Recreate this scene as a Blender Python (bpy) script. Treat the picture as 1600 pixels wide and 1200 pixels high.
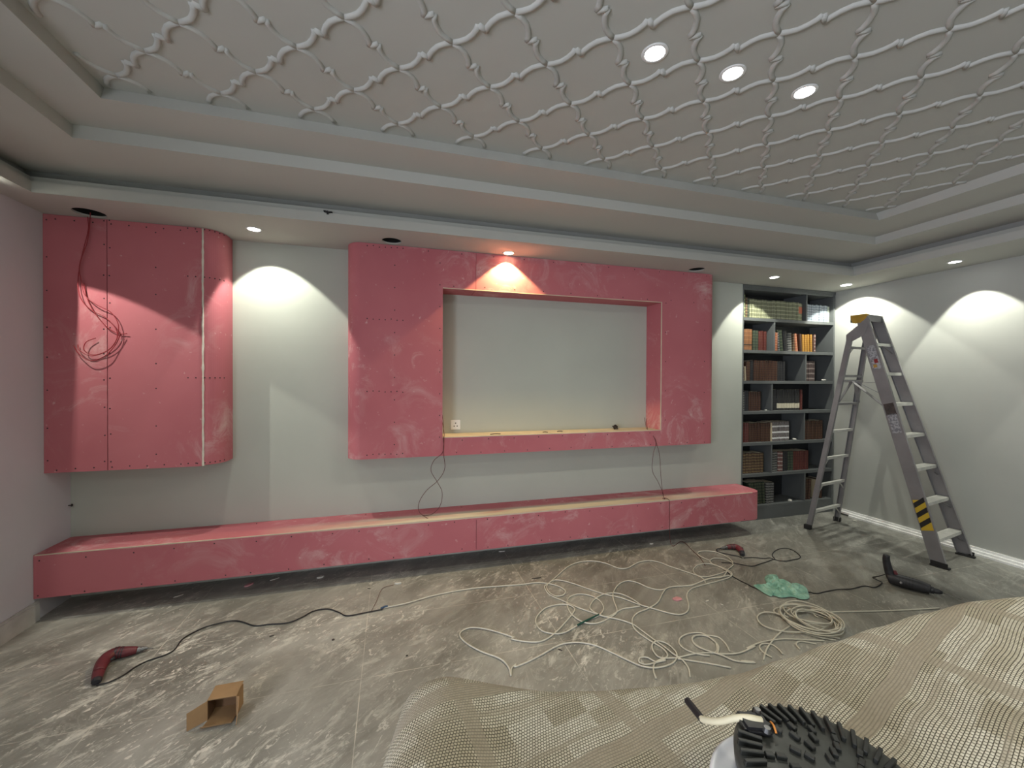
import bpy, bmesh, math, random
from mathutils import Vector, Matrix
from mathutils import noise as mnoise
random.seed(7)
PI = math.pi
for o in list(bpy.data.objects): bpy.data.objects.remove(o)
SC = bpy.context.scene
COL = SC.collection

# ------------------------------------------------------------------ camera
F, YAW, PITCH, ROLL, H = 646.965, math.radians(16.16), math.radians(-.504), math.radians(.267), 1.65
FW = Vector((math.sin(YAW)*math.cos(PITCH), math.cos(YAW)*math.cos(PITCH), math.sin(PITCH)))
R0 = Vector((math.cos(YAW), -math.sin(YAW), 0)); U0 = R0.cross(FW)
RT = R0*math.cos(ROLL)+U0*math.sin(ROLL); UP = U0*math.cos(ROLL)-R0*math.sin(ROLL)
cam_d = bpy.data.cameras.new('camera'); cam = bpy.data.objects.new('camera', cam_d); COL.objects.link(cam)
m = Matrix((RT, UP, -FW)).transposed().to_4x4(); m.translation = (0, 0, H); cam.matrix_world = m
cam_d.sensor_width = 36; cam_d.lens = F/1600*36; cam_d.clip_start = .02
SC.camera = cam

# ------------------------------------------------------------------ view + world
SC.view_settings.view_transform = 'Standard'; SC.view_settings.look = 'None'
SC.view_settings.exposure = 0.6; SC.view_settings.gamma = 1.0; SC.view_settings.use_curve_mapping = False
w = bpy.data.worlds.new('world'); SC.world = w; w.use_nodes = True
w.node_tree.nodes['Background'].inputs[0].default_value = (.75, .85, 1, 1)
w.node_tree.nodes['Background'].inputs[1].default_value = .6

# ------------------------------------------------------------------ room numbers
XL, XR, YB, YF, ZS = -2.321, 5.412, 3.908, -2.6, 2.789
def light(kind, name, loc, energy, color=(1, 1, 1), target=None, **kw):
    d = bpy.data.lights.new(name, kind); d.energy = energy; d.color = color
    for k, v in kw.items(): setattr(d, k, v)
    o = bpy.data.objects.new(name, d); COL.objects.link(o); o.location = loc
    if target is not None:
        o.rotation_euler = (Vector(target)-Vector(loc)).to_track_quat('-Z', 'Y').to_euler()
    return o
# daylight through the window in the left wall beside the camera
light('AREA', 'window_daylight', (XL-.35, -1.45, 1.3), 160, (.84, .88, 1.0), (2, -.9, 1.25), shape='RECTANGLE', size=2.1, size_y=2.0)

# pixel of the photograph -> point on a plane of the room (used for things lying flat on the floor)
def ray(u, v): return FW + RT*((u-800)/F) + UP*((600-v)/F)
def fl(u, v, z=0.0):
    d = ray(u, v); t = (z-H)/d.z; p = d*t; return Vector((p.x, p.y, z))
def ony(u, v, y):
    d = ray(u, v); t = y/d.y; p = d*t; return Vector((p.x, y, p.z+H))

# ------------------------------------------------------------------ materials
def mat(name, base=(.5, .5, .5), rough=.7, metal=0.0, emit=None, es=0):
    m = bpy.data.materials.new(name); m.use_nodes = True; nt = m.node_tree
    b = nt.nodes['Principled BSDF']
    b.inputs['Base Color'].default_value = (*base, 1); b.inputs['Roughness'].default_value = rough; b.inputs['Metallic'].default_value = metal
    if emit: b.inputs['Emission Color'].default_value = (*emit, 1); b.inputs['Emission Strength'].default_value = es
    return m
def N(m, t, **kw):
    n = m.node_tree.nodes.new(t)
    for k, v in kw.items():
        if k in n.inputs: n.inputs[k].default_value = v
        else: setattr(n, k, v)
    return n
def L(m, a, b): m.node_tree.links.new(a, b)
def coords(m, scale=(1, 1, 1), rot=(0, 0, 0), which='Object', loc=(0, 0, 0)):
    tc = N(m, 'ShaderNodeTexCoord'); mp = N(m, 'ShaderNodeMapping')
    mp.inputs['Scale'].default_value = scale; mp.inputs['Rotation'].default_value = rot; mp.inputs['Location'].default_value = loc
    L(m, tc.outputs[which], mp.inputs[0]); return mp.outputs[0]
def ramp(m, fac, stops):
    r = N(m, 'ShaderNodeValToRGB'); e = r.color_ramp.elements
    while len(e) < len(stops): e.new(.5)
    for i, (p, c) in enumerate(stops):
        e[i].position = p; e[i].color = (*c, 1) if len(c) == 3 else c
    L(m, fac, r.inputs[0]); return r.outputs[0]
def mix(m, fac, a, b, mode='MIX'):
    n = N(m, 'ShaderNodeMix', data_type='RGBA', blend_type=mode)
    for sock, val in ((n.inputs[0], fac), (n.inputs[6], a), (n.inputs[7], b)):
        if hasattr(val, 'is_linked'): L(m, val, sock)
        elif isinstance(val, (int, float)): sock.default_value = val
        else: sock.default_value = (*val, 1)
    return n.outputs[2]
def mth(m, op, a, b=0.0, c=0.0):
    n = N(m, 'ShaderNodeMath', operation=op)
    for i, v in enumerate((a, b, c)):
        if hasattr(v, 'is_linked'): L(m, v, n.inputs[i])
        else: n.inputs[i].default_value = v
    return n.outputs[0]
def bsdf(m): return m.node_tree.nodes['Principled BSDF']
def bump(m, h, strength=.3, dist=.01):
    b = N(m, 'ShaderNodeBump'); b.inputs['Strength'].default_value = strength; b.inputs['Distance'].default_value = dist
    L(m, h, b.inputs['Height']); L(m, b.outputs[0], bsdf(m).inputs['Normal'])
def noisy(name, base, var=.08, scale=6, rough=.8, metal=0, bmp=.05, bscale=120):
    m = mat(name, base, rough, metal); v = coords(m)
    n = N(m, 'ShaderNodeTexNoise', Scale=scale, Detail=5.0); L(m, v, n.inputs['Vector'])
    c = ramp(m, n.outputs['Fac'], [(.3, tuple(x*(1-var) for x in base)), (.7, tuple(min(1, x*(1+var)) for x in base))])
    L(m, c, bsdf(m).inputs['Base Color'])
    n2 = N(m, 'ShaderNodeTexNoise', Scale=bscale, Detail=2.0); L(m, v, n2.inputs['Vector']); bump(m, n2.outputs['Fac'], bmp, .002)
    return m
M = {}
M['wall'] = noisy('wall_paint', (.455, .475, .42), .03, 2.0, .75)
M['wall_left'] = noisy('wall_paint_left_daylit', (.60, .60, .63), .03, 2.0, .8)  # lighter and cooler than the back wall, daylight put into the paint
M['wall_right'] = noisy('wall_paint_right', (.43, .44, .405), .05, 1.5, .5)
M['ceiling'] = noisy('ceiling_plaster', (.455, .455, .42), .02, 1.5, .85)
M['moulding'] = noisy('moulding_plaster', (.46, .46, .435), .02, 3, .8)
M['cove'] = noisy('cove_shade_grey', (.26, .265, .25), .05, 3, .8)  # darker than the ceiling, the recess shade is in the colour
M['led'] = mat('aluminium_channel', (.42, .43, .40), .5, .1)
M['black'] = mat('black_plastic', (.012, .012, .014), .45)
M['hole'] = mat('dark_void', (.006, .006, .006), .9)
M['white'] = mat('white_plastic', (.75, .75, .74), .4)
M['skirt'] = noisy('skirting_white', (.88, .88, .86), .04, 5, .5)
M['skirt_dirty'] = noisy('skirting_dusty', (.50, .49, .47), .15, 8, .9)

def pink(name, seed):
    m = mat(name, (.5, .2, .24), .85); v = coords(m, loc=(seed*3.1, seed*1.7, seed))
    n1 = N(m, 'ShaderNodeTexNoise', Scale=1.3, Detail=3.0); L(m, v, n1.inputs['Vector'])
    base = ramp(m, n1.outputs['Fac'], [(.3, (.46, .128, .150)), (.7, (.53, .165, .188))])
    # pale rubbed plaster smears
    n2 = N(m, 'ShaderNodeTexNoise', Scale=3.2, Detail=9.0, Roughness=.72, Distortion=1.2); L(m, v, n2.inputs['Vector'])
    n3 = N(m, 'ShaderNodeTexNoise', Scale=1.1, Detail=2.0); L(m, v, n3.inputs['Vector'])
    f2 = ramp(m, n2.outputs['Fac'], [(.50, (0, 0, 0)), (.70, (1, 1, 1))]); f3 = ramp(m, n3.outputs['Fac'], [(.42, (0, 0, 0)), (.60, (1, 1, 1))])
    f = mth(m, 'MULTIPLY', f2, f3); f = mth(m, 'MULTIPLY', f, .75)
    c = mix(m, f, base, (.66, .46, .44))
    # fine specks
    n4 = N(m, 'ShaderNodeTexNoise', Scale=26.0, Detail=4.0); L(m, v, n4.inputs['Vector'])
    f4 = ramp(m, n4.outputs['Fac'], [(.68, (0, 0, 0)), (.76, (.5, .5, .5))])
    c = mix(m, f4, c, (.70, .52, .48)); L(m, c, bsdf(m).inputs['Base Color'])
    bump(m, n2.outputs['Fac'], .08, .003); return m
M['pink'] = pink('pink_gypsum_board', 0); M['pink2'] = pink('pink_gypsum_board_second', 1.7); M['pink3'] = pink('pink_gypsum_board_bench', 3.3)
M['seam'] = mat('board_joint', (.20, .045, .06), .9)
M['plaster'] = noisy('joint_plaster', (.66, .62, .53), .12, 14, .95, bmp=.5, bscale=60)
M['ledge'] = noisy('dusty_cream_board', (.60, .50, .38), .15, 5, .95)
M['benchdust'] = None
M['screw'] = mat('dark_screw_head', (.03, .012, .014), .5)

def floor_mat():
    m = mat('dusty_marble_tile', (.3, .3, .3), .55)
    v = coords(m); tc = v
    # every streak runs at about 44 degrees across the room
    vr = coords(m, (1, 1, 1), (0, 0, math.radians(-44)))
    def st(sx2, sy2, off=0):
        q = N(m, 'ShaderNodeMapping'); q.inputs['Scale'].default_value = (sx2, sy2, 1); q.inputs['Location'].default_value = (off, off*.7, off); L(m, vr, q.inputs[0]); return q.outputs[0]
    vs = st(1.0, 2.2)
    n1 = N(m, 'ShaderNodeTexNoise', Scale=1.6, Detail=12.0, Roughness=.70, Distortion=.6); L(m, vs, n1.inputs['Vector'])
    base = ramp(m, n1.outputs['Fac'], [(.28, (.115, .116, .100)), (.5, (.19, .19, .168)), (.72, (.34, .34, .305))])
    n8 = N(m, 'ShaderNodeTexNoise', Scale=60.0, Detail=3.0); L(m, v, n8.inputs['Vector'])
    base = mix(m, mth(m, 'MULTIPLY', n8.outputs['Fac'], .35), base, (.14, .132, .11))
    n2 = N(m, 'ShaderNodeTexNoise', Scale=4.6, Detail=15.0, Roughness=.80, Distortion=.5); L(m, st(1.0, 2.5, 3), n2.inputs['Vector'])
    f2 = ramp(m, n2.outputs['Fac'], [(.515, (0, 0, 0)), (.575, (.8, .8, .8)), (.62, (1, 1, 1))])
    n3 = N(m, 'ShaderNodeTexNoise', Scale=1.3, Detail=4.0); L(m, v, n3.inputs['Vector'])
    f3 = ramp(m, n3.outputs['Fac'], [(.40, (.16, .16, .16)), (.60, (1, 1, 1))])
    sx = N(m, 'ShaderNodeSeparateXYZ'); L(m, v, sx.inputs[0])
    # plaster dust lies thickest at the near left of the room
    dx_ = N(m, 'ShaderNodeMapRange'); L(m, mth(m, 'ADD', sx.outputs[0], mth(m, 'MULTIPLY', sx.outputs[1], .6)), dx_.inputs[0]); dx_.inputs[1].default_value = 5.2; dx_.inputs[2].default_value = .2; dx_.inputs[3].default_value = .22; dx_.inputs[4].default_value = 1.0
    f = mth(m, 'MULTIPLY', mth(m, 'MULTIPLY', f2, f3), dx_.outputs[0])
    c = mix(m, f, base, (.70, .68, .61))
    # a soft film of dust in broad drifts
    n10 = N(m, 'ShaderNodeTexNoise', Scale=1.1, Detail=7.0, Roughness=.6); L(m, st(1, 1.7, 5), n10.inputs['Vector'])
    f10 = mth(m, 'MULTIPLY', ramp(m, n10.outputs['Fac'], [(.42, (.12, .12, .12)), (.66, (.62, .62, .62))]), dx_.outputs[0]); c = mix(m, f10, c, (.56, .55, .51))
    n9 = N(m, 'ShaderNodeTexNoise', Scale=11.0, Detail=8.0, Roughness=.6, Distortion=1.5); L(m, st(1, 2.0, 9), n9.inputs['Vector'])
    f9 = ramp(m, n9.outputs['Fac'], [(.60, (0, 0, 0)), (.64, (1, 1, 1))]); f9 = mth(m, 'MULTIPLY', f9, mth(m, 'MULTIPLY', f3, mth(m, 'MULTIPLY', dx_.outputs[0], .85)))
    c = mix(m, f9, c, (.80, .77, .70))
    # marble veins
    n5 = N(m, 'ShaderNodeTexNoise', Scale=.8, Detail=6.0, Roughness=.6, Distortion=2.0); L(m, vs, n5.inputs['Vector'])
    d5 = mth(m, 'ABSOLUTE', mth(m, 'SUBTRACT', n5.outputs['Fac'], .5)); f5 = ramp(m, d5, [(.0, (.35, .35, .35)), (.012, (0, 0, 0))])
    c = mix(m, f5, c, (.45, .44, .40))
    # small crumbs of plaster
    n6 = N(m, 'ShaderNodeTexNoise', Scale=34.0, Detail=3.0, Roughness=.6); L(m, v, n6.inputs['Vector'])
    f6 = ramp(m, n6.outputs['Fac'], [(.66, (0, 0, 0)), (.71, (1, 1, 1))])
    f6 = mth(m, 'MULTIPLY', f6, mth(m, 'MULTIPLY', f3, .7)); c = mix(m, f6, c, (.62, .60, .54))
    # grout: tiles 1.2 x 0.6
    def line(out, off, per, wid):
        a = mth(m, 'DIVIDE', mth(m, 'SUBTRACT', out, off), per); fr = mth(m, 'FRACT', a)
        dd = mth(m, 'ABSOLUTE', mth(m, 'SUBTRACT', fr, .5)); return mth(m, 'GREATER_THAN', dd, .5-wid/per/2)
    g = mth(m, 'MAXIMUM', line(sx.outputs[0], -.16, 1.2, .005), line(sx.outputs[1], 2.41, .6, .005))
    n7 = N(m, 'ShaderNodeTexNoise', Scale=9.0, Detail=4.0); L(m, v, n7.inputs['Vector'])
    g = mth(m, 'MULTIPLY', g, ramp(m, n7.outputs['Fac'], [(.4, (.2, .2, .2)), (.6, (.8, .8, .8))]))
    c = mix(m, g, c, (.58, .55, .48))
    L(m, c, bsdf(m).inputs['Base Color'])
    r = ramp(m, f2, [(0, (.42, .42, .42)), (1, (.9, .9, .9))]); L(m, r, bsdf(m).inputs['Roughness'])
    bump(m, n2.outputs['Fac'], .3, .006); return m
M['floor'] = floor_mat()

# ------------------------------------------------------------------ mesh helpers
def obj(name, bm, m=None, parent=None, smooth=False, loc=None):
    me = bpy.data.meshes.new(name); bm.normal_update(); bm.to_mesh(me); bm.free()
    o = bpy.data.objects.new(name, me); COL.objects.link(o)
    if m is not None:
        for x in (m if isinstance(m, (list, tuple)) else [m]): me.materials.append(M[x] if isinstance(x, str) else x)
    if smooth:
        for p in me.polygons: p.use_smooth = True
    if loc is not None: o.location = loc
    if parent is not None: o.parent = parent
    return o
def tag(o, label, cat, group=None):
    o['label'] = label; o['category'] = cat
    if group: o['group'] = group
    return o
def thing(name, label, cat, loc=(0, 0, 0), rotz=0, group=None):
    o = bpy.data.objects.new(name, None); COL.objects.link(o); o.location = loc; o.rotation_euler = (0, 0, rotz)
    o.empty_display_size = .1
    return tag(o, label, cat, group)
def struct(o): o['kind'] = 'structure'; return o
def bx(bm, x0, x1, y0, y1, z0, z1, mi=0):
    vs = [bm.verts.new((x, y, z)) for x in (x0, x1) for y in (y0, y1) for z in (z0, z1)]
    fs = []
    for idx in ((0, 1, 3, 2), (4, 6, 7, 5), (0, 4, 5, 1), (2, 3, 7, 6), (0, 2, 6, 4), (1, 5, 7, 3)):
        f = bm.faces.new([vs[i] for i in idx]); f.material_index = mi; fs.append(f)
    return vs, fs
def box(x0, x1, y0, y1, z0, z1, bev=0, seg=2):
    bm = bmesh.new(); bx(bm, x0, x1, y0, y1, z0, z1)
    if bev: bmesh.ops.bevel(bm, geom=bm.edges[:], offset=bev, segments=seg, affect='EDGES', profile=.5)
    return bm
def bar(bm, a, b, wx, wy, up=Vector((0, 0, 1)), bev=0):
    """a box beam from a to b; wx along (dir x up), wy along the other side"""
    a = Vector(a); b = Vector(b); d = (b-a).normalized(); s = d.cross(up).normalized(); t = s.cross(d).normalized()
    vs = []
    for p in (a, b):
        for i, j in ((-1, -1), (1, -1), (1, 1), (-1, 1)): vs.append(bm.verts.new(p+s*(i*wx/2)+t*(j*wy/2)))
    fs = [(3, 2, 1, 0), (4, 5, 6, 7), (0, 1, 5, 4), (1, 2, 6, 5), (2, 3, 7, 6), (3, 0, 4, 7)]
    for f in fs: bm.faces.new([vs[i] for i in f])
    return vs
def prism(bm, pts, z0, z1, mi=0):
    lo = [bm.verts.new((p[0], p[1], z0)) for p in pts]; hi = [bm.verts.new((p[0], p[1], z1)) for p in pts]
    n = len(pts)
    fs = [bm.faces.new(lo[::-1]), bm.faces.new(hi)]
    for i in range(n): fs.append(bm.faces.new((lo[i], lo[(i+1) % n], hi[(i+1) % n], hi[i])))
    for f in fs: f.material_index = mi
    return fs
def cyl(bm, c, r0, r1, z0, z1, n=32, mi=0, caps=True):
    lo = [bm.verts.new((c[0]+r0*math.cos(2*PI*i/n), c[1]+r0*math.sin(2*PI*i/n), z0)) for i in range(n)]
    hi = [bm.verts.new((c[0]+r1*math.cos(2*PI*i/n), c[1]+r1*math.sin(2*PI*i/n), z1)) for i in range(n)]
    fs = [bm.faces.new((lo[i], lo[(i+1) % n], hi[(i+1) % n], hi[i])) for i in range(n)]
    if caps: fs += [bm.faces.new(lo[::-1]), bm.faces.new(hi)]
    for f in fs: f.material_index = mi
    return lo, hi
def catmull(P, k=6, closed=False):
    P = [Vector(p) for p in P]; out = []; n = len(P)
    rng = range(n if closed else n-1)
    for i in rng:
        p0 = P[(i-1) % n] if closed or i > 0 else P[0]; p1 = P[i]; p2 = P[(i+1) % n]
        p3 = P[(i+2) % n] if closed or i+2 < n else P[-1]
        for j in range(k):
            t = j/k
            out.append(.5*((2*p1)+(p2-p0)*t+(2*p0-5*p1+4*p2-p3)*t*t+(3*p1-p0-3*p2+p3)*t**3))
    if not closed: out.append(P[-1])
    return out
def tube(bm, pts, r, n=8, flat=1.0, upv=None, closed=False, mi=0):
    """sweep a (possibly elliptical, possibly varying) section along pts"""
    pts = [Vector(p) for p in pts]; m_ = len(pts)
    rs = r if isinstance(r, (list, tuple)) else [r]*m_
    rings = []; prev = None
    for i, p in enumerate(pts):
        d = (pts[min(i+1, m_-1)]-pts[max(i-1, 0)])
        if d.length < 1e-9: d = Vector((1, 0, 0))
        d.normalize()
        ref = upv if upv is not None else (prev if prev is not None else (Vector((0, 0, 1)) if abs(d.z) < .9 else Vector((1, 0, 0))))
        s = ref - d*ref.dot(d)
        if s.length < 1e-6: s = Vector((1, 0, 0)).cross(d)
        s.normalize(); prev = s; t = d.cross(s)
        rr = rs[i]
        rings.append([bm.verts.new(p+s*(rr*flat*math.sin(2*PI*j/n))+t*(rr*math.cos(2*PI*j/n))) for j in range(n)])
    fs = []
    for a, b in zip(rings, rings[1:]):
        for j in range(n): fs.append(bm.faces.new((a[j], a[(j+1) % n], b[(j+1) % n], b[j])))
    fs.append(bm.faces.new(rings[0][::-1])); fs.append(bm.faces.new(rings[-1]))
    for f in fs: f.material_index = mi
    return rings
def cable(name, pts, r, m, parent=None, k=6, n=8):
    bm = bmesh.new(); tube(bm, catmull(pts, k), r, n); return obj(name, bm, m, parent, True)
def arc(cx, cy, rx, ry, a0, a1, n=8):
    return [(cx+rx*math.cos(math.radians(a0+(a1-a0)*i/n)), cy+ry*math.sin(math.radians(a0+(a1-a0)*i/n))) for i in range(n+1)]

# ================================================================== THE ROOM
struct(obj('floor', box(XL-.1, XR+.1, YF-.1, YB+.45, -.1, 0), 'floor'))
bm = bmesh.new(); bx(bm, XL-.1, 3.936, YB, YB+.42, 0, 3.3); bx(bm, 3.936, XR+.1, YB+.36, YB+.42, 0, 3.3)
struct(obj('wall_back', bm, 'wall'))
bm = bmesh.new(); WY0, WY1, WZ0, WZ1 = -2.5, -.4, .25, 2.3
bx(bm, XL-.12, XL, YF-.1, WY0, 0, 3.3); bx(bm, XL-.12, XL, WY1, YB, 0, 3.3); bx(bm, XL-.12, XL, WY0, WY1, 0, WZ0); bx(bm, XL-.12, XL, WY0, WY1, WZ1, 3.3)
struct(obj('wall_left', bm, 'wall_left'))
struct(obj('wall_right', box(XR, XR+.12, YF-.1, YB+.42, 0, 3.3), 'wall_right'))
struct(obj('wall_front', box(XL, XR, YF-.12, YF, 0, 3.3), 'wall'))
bm = bmesh.new()
for a in ((WY0, WY0+.06), (-1.48, -1.42), (WY1-.06, WY1)): bx(bm, XL-.09, XL-.03, a[0], a[1], WZ0, WZ1)
bx(bm, XL-.09, XL-.03, WY0, WY1, WZ0, WZ0+.06); bx(bm, XL-.09, XL-.03, WY0, WY1, WZ1-.06, WZ1)
struct(obj('window_1', bm, 'white'))

# ---- stepped ceiling: soffit, lip, shadow recess, two steps, decorated panel
LX0, LX1, LY1, LY0 = -2.123, 4.766, 3.265, -1.95
bm = bmesh.new()
def rect(x0, x1, y0, y1, z): return [bm.verts.new(p) for p in ((x0, y0, z), (x1, y0, z), (x1, y1, z), (x0, y1, z))]
def ringf(a, b, mi=0):
    for i in range(4):
        f = bm.faces.new((a[i], a[(i+1) % 4], b[(i+1) % 4], b[i])); f.material_index = mi
r1 = rect(LX0, LX1, LY0, LY1, ZS); r2 = rect(LX0, LX1, LY0, LY1, 2.858)
ringf(r1, r2)
G = .085
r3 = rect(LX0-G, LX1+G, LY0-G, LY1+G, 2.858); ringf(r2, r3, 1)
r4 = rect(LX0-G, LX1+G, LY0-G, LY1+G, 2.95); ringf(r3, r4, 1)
r5 = rect(-1.66, 4.39, -1.5, 2.82, 2.95); ringf(r4, r5)
r6 = rect(-1.66, 4.39, -1.5, 2.82, 3.022); ringf(r5, r6)
r7 = rect(-1.372, 3.965, -1.2, 2.52, 3.022); ringf(r6, r7)
r8 = rect(-1.372, 3.965, -1.2, 2.545, 3.09); ringf(r7, r8)
bm.faces.new(r8)
# soffit underside: plain on three sides, the strip along the back wall has real round cut-outs
holes = [(-2.004, 3.560, .088), (-.005, 3.552, .078), (2.985, 3.548, .078)]
def quad(x0, x1, y0, y1):
    if x1-x0 > 1e-6 and y1-y0 > 1e-6: bm.faces.new([bm.verts.new(p) for p in ((x0, y0, ZS), (x0, y1, ZS), (x1, y1, ZS), (x1, y0, ZS))])
quad(XL-.05, LX0, YF-.05, YB+.05); quad(LX1, XR+.05, YF-.05, YB+.4); quad(LX0, LX1, YF-.05, LY0)
xs = LX0; c = .095
for hx, hy, hr in holes:
    quad(xs, hx-c, LY1, YB+.05)
    quad(hx-c, hx+c, LY1, hy-c); quad(hx-c, hx+c, hy+c, YB+.05); xs = hx+c
    n = 40; ci, sq, up_ = [], [], []
    for i in range(n):
        a = 2*PI*i/n; ca, sa = math.cos(a), math.sin(a); k = c/max(abs(ca), abs(sa))
        ci.append(bm.verts.new((hx+hr*ca, hy+hr*sa, ZS))); sq.append(bm.verts.new((hx+k*ca, hy+k*sa, ZS))); up_.append(bm.verts.new((hx+hr*ca, hy+hr*sa, ZS+.012)))
    for i in range(n):
        j = (i+1) % n
        bm.faces.new((ci[i], ci[j], sq[j], sq[i])); bm.faces.new((ci[i], up_[i], up_[j], ci[j]))
    # the dark void above the board
    lo, hi = cyl(bm, (hx, hy), hr+.002, hr+.002, ZS+.012, ZS+.09, 40, 2)
    bm.faces.remove([f for f in bm.faces if set(f.verts) == set(lo)][0])
quad(xs, LX1, LY1, YB+.4)
bx(bm, XL-.1, XR+.1, YF-.1, YB+.42, 3.14, 3.2)
ceil = struct(obj('ceiling', bm, ['ceiling', 'cove', 'hole']))

# aluminium LED channel lying in the recess all round
bm = bmesh.new()
for (x0, x1, y0, y1) in ((LX0-.045, LX1+.045, LY1+.02, LY1+.045), (LX0-.045, LX0-.02, LY0, LY1+.045), (LX1+.02, LX1+.045, LY0, LY1+.045)):
    bx(bm, x0, x1, y0, y1, 2.859, 2.893)
struct(obj('trim_1', bm, 'led'))

# ---- moulded lattice on the inner ceiling (moroccan trellis, raised strips)
bm = bmesh.new()
S = .2145; OX, OY = .03, 2.423; ZP = 3.09
def edge_pts(sx_):
    """half-period edge running +sx_ in x and -1 in y, node to node"""
    a1 = [(0, 0), (.030, -.016), (.056, -.036), (.076, -.066), (.087, -.094), (.088, -.118)]
    a2 = [(S-x, -S-y) for x, y in a1][::-1]
    pts = a1+[(.107, -.107)]+a2
    return [(sx_*x, y) for x, y in pts]
def ridge(pts, w_=.025, h_=.011):
    P = [Vector((p[0], p[1], ZP)) for p in pts]; n = len(P); rings = []
    prof = [(-.5, 0), (-.42, .55), (-.22, .95), (0, 1.0), (.22, .95), (.42, .55), (.5, 0)]
    for i in range(n):
        d = (P[min(i+1, n-1)]-P[max(i-1, 0)]).normalized(); s = Vector((-d.y, d.x, 0))
        rings.append([bm.verts.new(P[i]+s*(a*w_)-Vector((0, 0, b*h_))) for a, b in prof])
    for a, b in zip(rings, rings[1:]):
        for j in range(6): bm.faces.new((a[j], b[j], b[j+1], a[j+1]))
    bm.faces.new(rings[0]); bm.faces.new(rings[-1][::-1])
for j in range(-1, 17):
    for i in range(-7, 19):
        if (i+j) % 2: continue
        x, y = OX+S*i, OY-S*j
        for sx_ in (1, -1):
            e = [(x+a, y+b) for a, b in edge_pts(sx_)]
            e = [p for p in e if -1.365 < p[0] < 3.955 and -1.18 < p[1] < 2.538]
            if len(e) > 2:
                mid = [q for q, p in enumerate(e) if abs(abs(p[0]-x)-.107) < .003]
                if mid and mid[0] > 1 and mid[0] < len(e)-2:
                    k = mid[0]; ridge(e[:k]); ridge(e[k-1:k+2]); ridge(e[k+1:])
                elif mid: ridge(e[:mid[0]]) if mid[0] > 1 else ridge(e[mid[0]+1:]) if len(e)-mid[0] > 2 else None; 
                else: ridge(e)
lat = obj('moulded_lattice', bm, 'moulding', ceil, True)
# ---- skirtings
bm = bmesh.new()
bx(bm, XL, XL+.014, YF, 3.60, 0, .118); bx(bm, XL, XL+.009, YF, 3.60, .118, .135)
struct(obj('baseboard_left', bm, 'skirt_dirty'))
bm = bmesh.new()
bx(bm, XR-.055, XR, YF, 3.70, 0, .020); bx(bm, XR-.036, XR, YF, 3.86, .0205, .042); bx(bm, XR-.014, XR, YF, 3.86, .04, .066)
struct(obj('baseboard_right', bm, 'skirt'))

# ================================================================== LAMPS
M['lens_c'] = mat('cool_lens', (.9, .9, .9), .3, emit=(1, 1, .97), es=16)
M['lens_w'] = mat('warm_lens', (.9, .8, .6), .3, emit=(1, .72, .42), es=20)
def downlight(x, y, z, energy, label, col, lens, cone=116, r=.045, rad=.02, target=None, blend=.12, group=None):
    t = thing('recessed_downlight', label, 'ceiling light', (x, y, z), group=group)
    b = bmesh.new(); n = 36
    prof = [(r, -.0005), (r+.012, -.0005), (r+.010, -.004), (r-.002, -.005), (r-.006, -.001)]
    rings = [[b.verts.new((a*math.cos(2*PI*i/n), a*math.sin(2*PI*i/n), h)) for i in range(n)] for a, h in prof]
    for p, q in zip(rings, rings[1:]+rings[:1]):
        for i in range(n): b.faces.new((p[i], p[(i+1) % n], q[(i+1) % n], q[i]))
    obj('trim_ring', b, 'white', t, True)
    b = bmesh.new(); cyl(b, (0, 0), r-.004, r-.005, -.003, -.0005, 32); obj('lens', b, lens, t)
    tg = Vector((x, y, 0)) if target is None else Vector((x, y, z))+Vector(target)*2
    li = light('SPOT', 'lamp', (x, y, z-.012), energy, col, tg, spot_size=math.radians(cone), spot_blend=blend, shadow_soft_size=rad)
    mw = li.rotation_euler.copy(); li.parent = t; li.location = (0, 0, -.012)
    return t
CW = (1, 1, .88)
downlight(-1.008, 3.573, ZS, 34, 'lit white recessed spotlight in the soffit between the two pink wall panels', CW, 'lens_c', 79, target=(.095, .379, -.92))
downlight(.999, 3.573, ZS, 52, 'glowing warm yellow spotlight in the soffit above the pink television panel', (1, .76, .34), 'lens_w', 104)
downlight(4.002, 3.553, ZS, 30, 'small lit spotlight in the soffit in front of the bookcase', CW, 'lens_c', 82, target=(.095, .379, -.92))
downlight(5.113, 3.585, ZS, 44, 'bright spotlight in the soffit corner beside the bookcase and above the ladder', CW, 'lens_c', 107, r=.055, target=(.27, .057, -.96))
downlight(5.101, 2.602, ZS, 42, 'bright spotlight in the right hand soffit nearest the picture edge', CW, 'lens_c', 69, target=(.286, -.061, -.956))
downlight(5.101, 1.45, ZS, 34, 'lit spotlight in the right soffit nearest to the camera', CW, 'lens_c', 74, target=(.286, -.061, -.956))
tl = downlight(-2.235, 3.05, ZS, 36, 'lit spotlight in the narrow left soffit with an added flap blocking its light', CW, 'lens_c', 107, rad=.002, blend=.08)
b = bmesh.new()
d_ = Vector((.215, 1, 0)).normalized(); s_ = Vector((-d_.y, d_.x, 0))
o_ = s_*.0045
bar(b, o_-d_*.16+Vector((0, 0, -.058)), o_+d_*.10+Vector((0, 0, -.058)), .003, .11)  # added plate blocking this lamp's light, gives its patch a sharp edge
obj('added_light_flap', b, 'white', tl)
for x, lab in ((1.105, 'leftmost of the three glowing downlights on the trellis ceiling'), (1.525, 'middle one of the three glowing downlights on the trellis ceiling'), (1.965, 'rightmost of the three glowing downlights on the trellis ceiling')):
    downlight(x, 1.585, ZP, 22, lab, (1, .98, .84), 'lens_c', 176, r=.046, rad=.04, blend=1)
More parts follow.
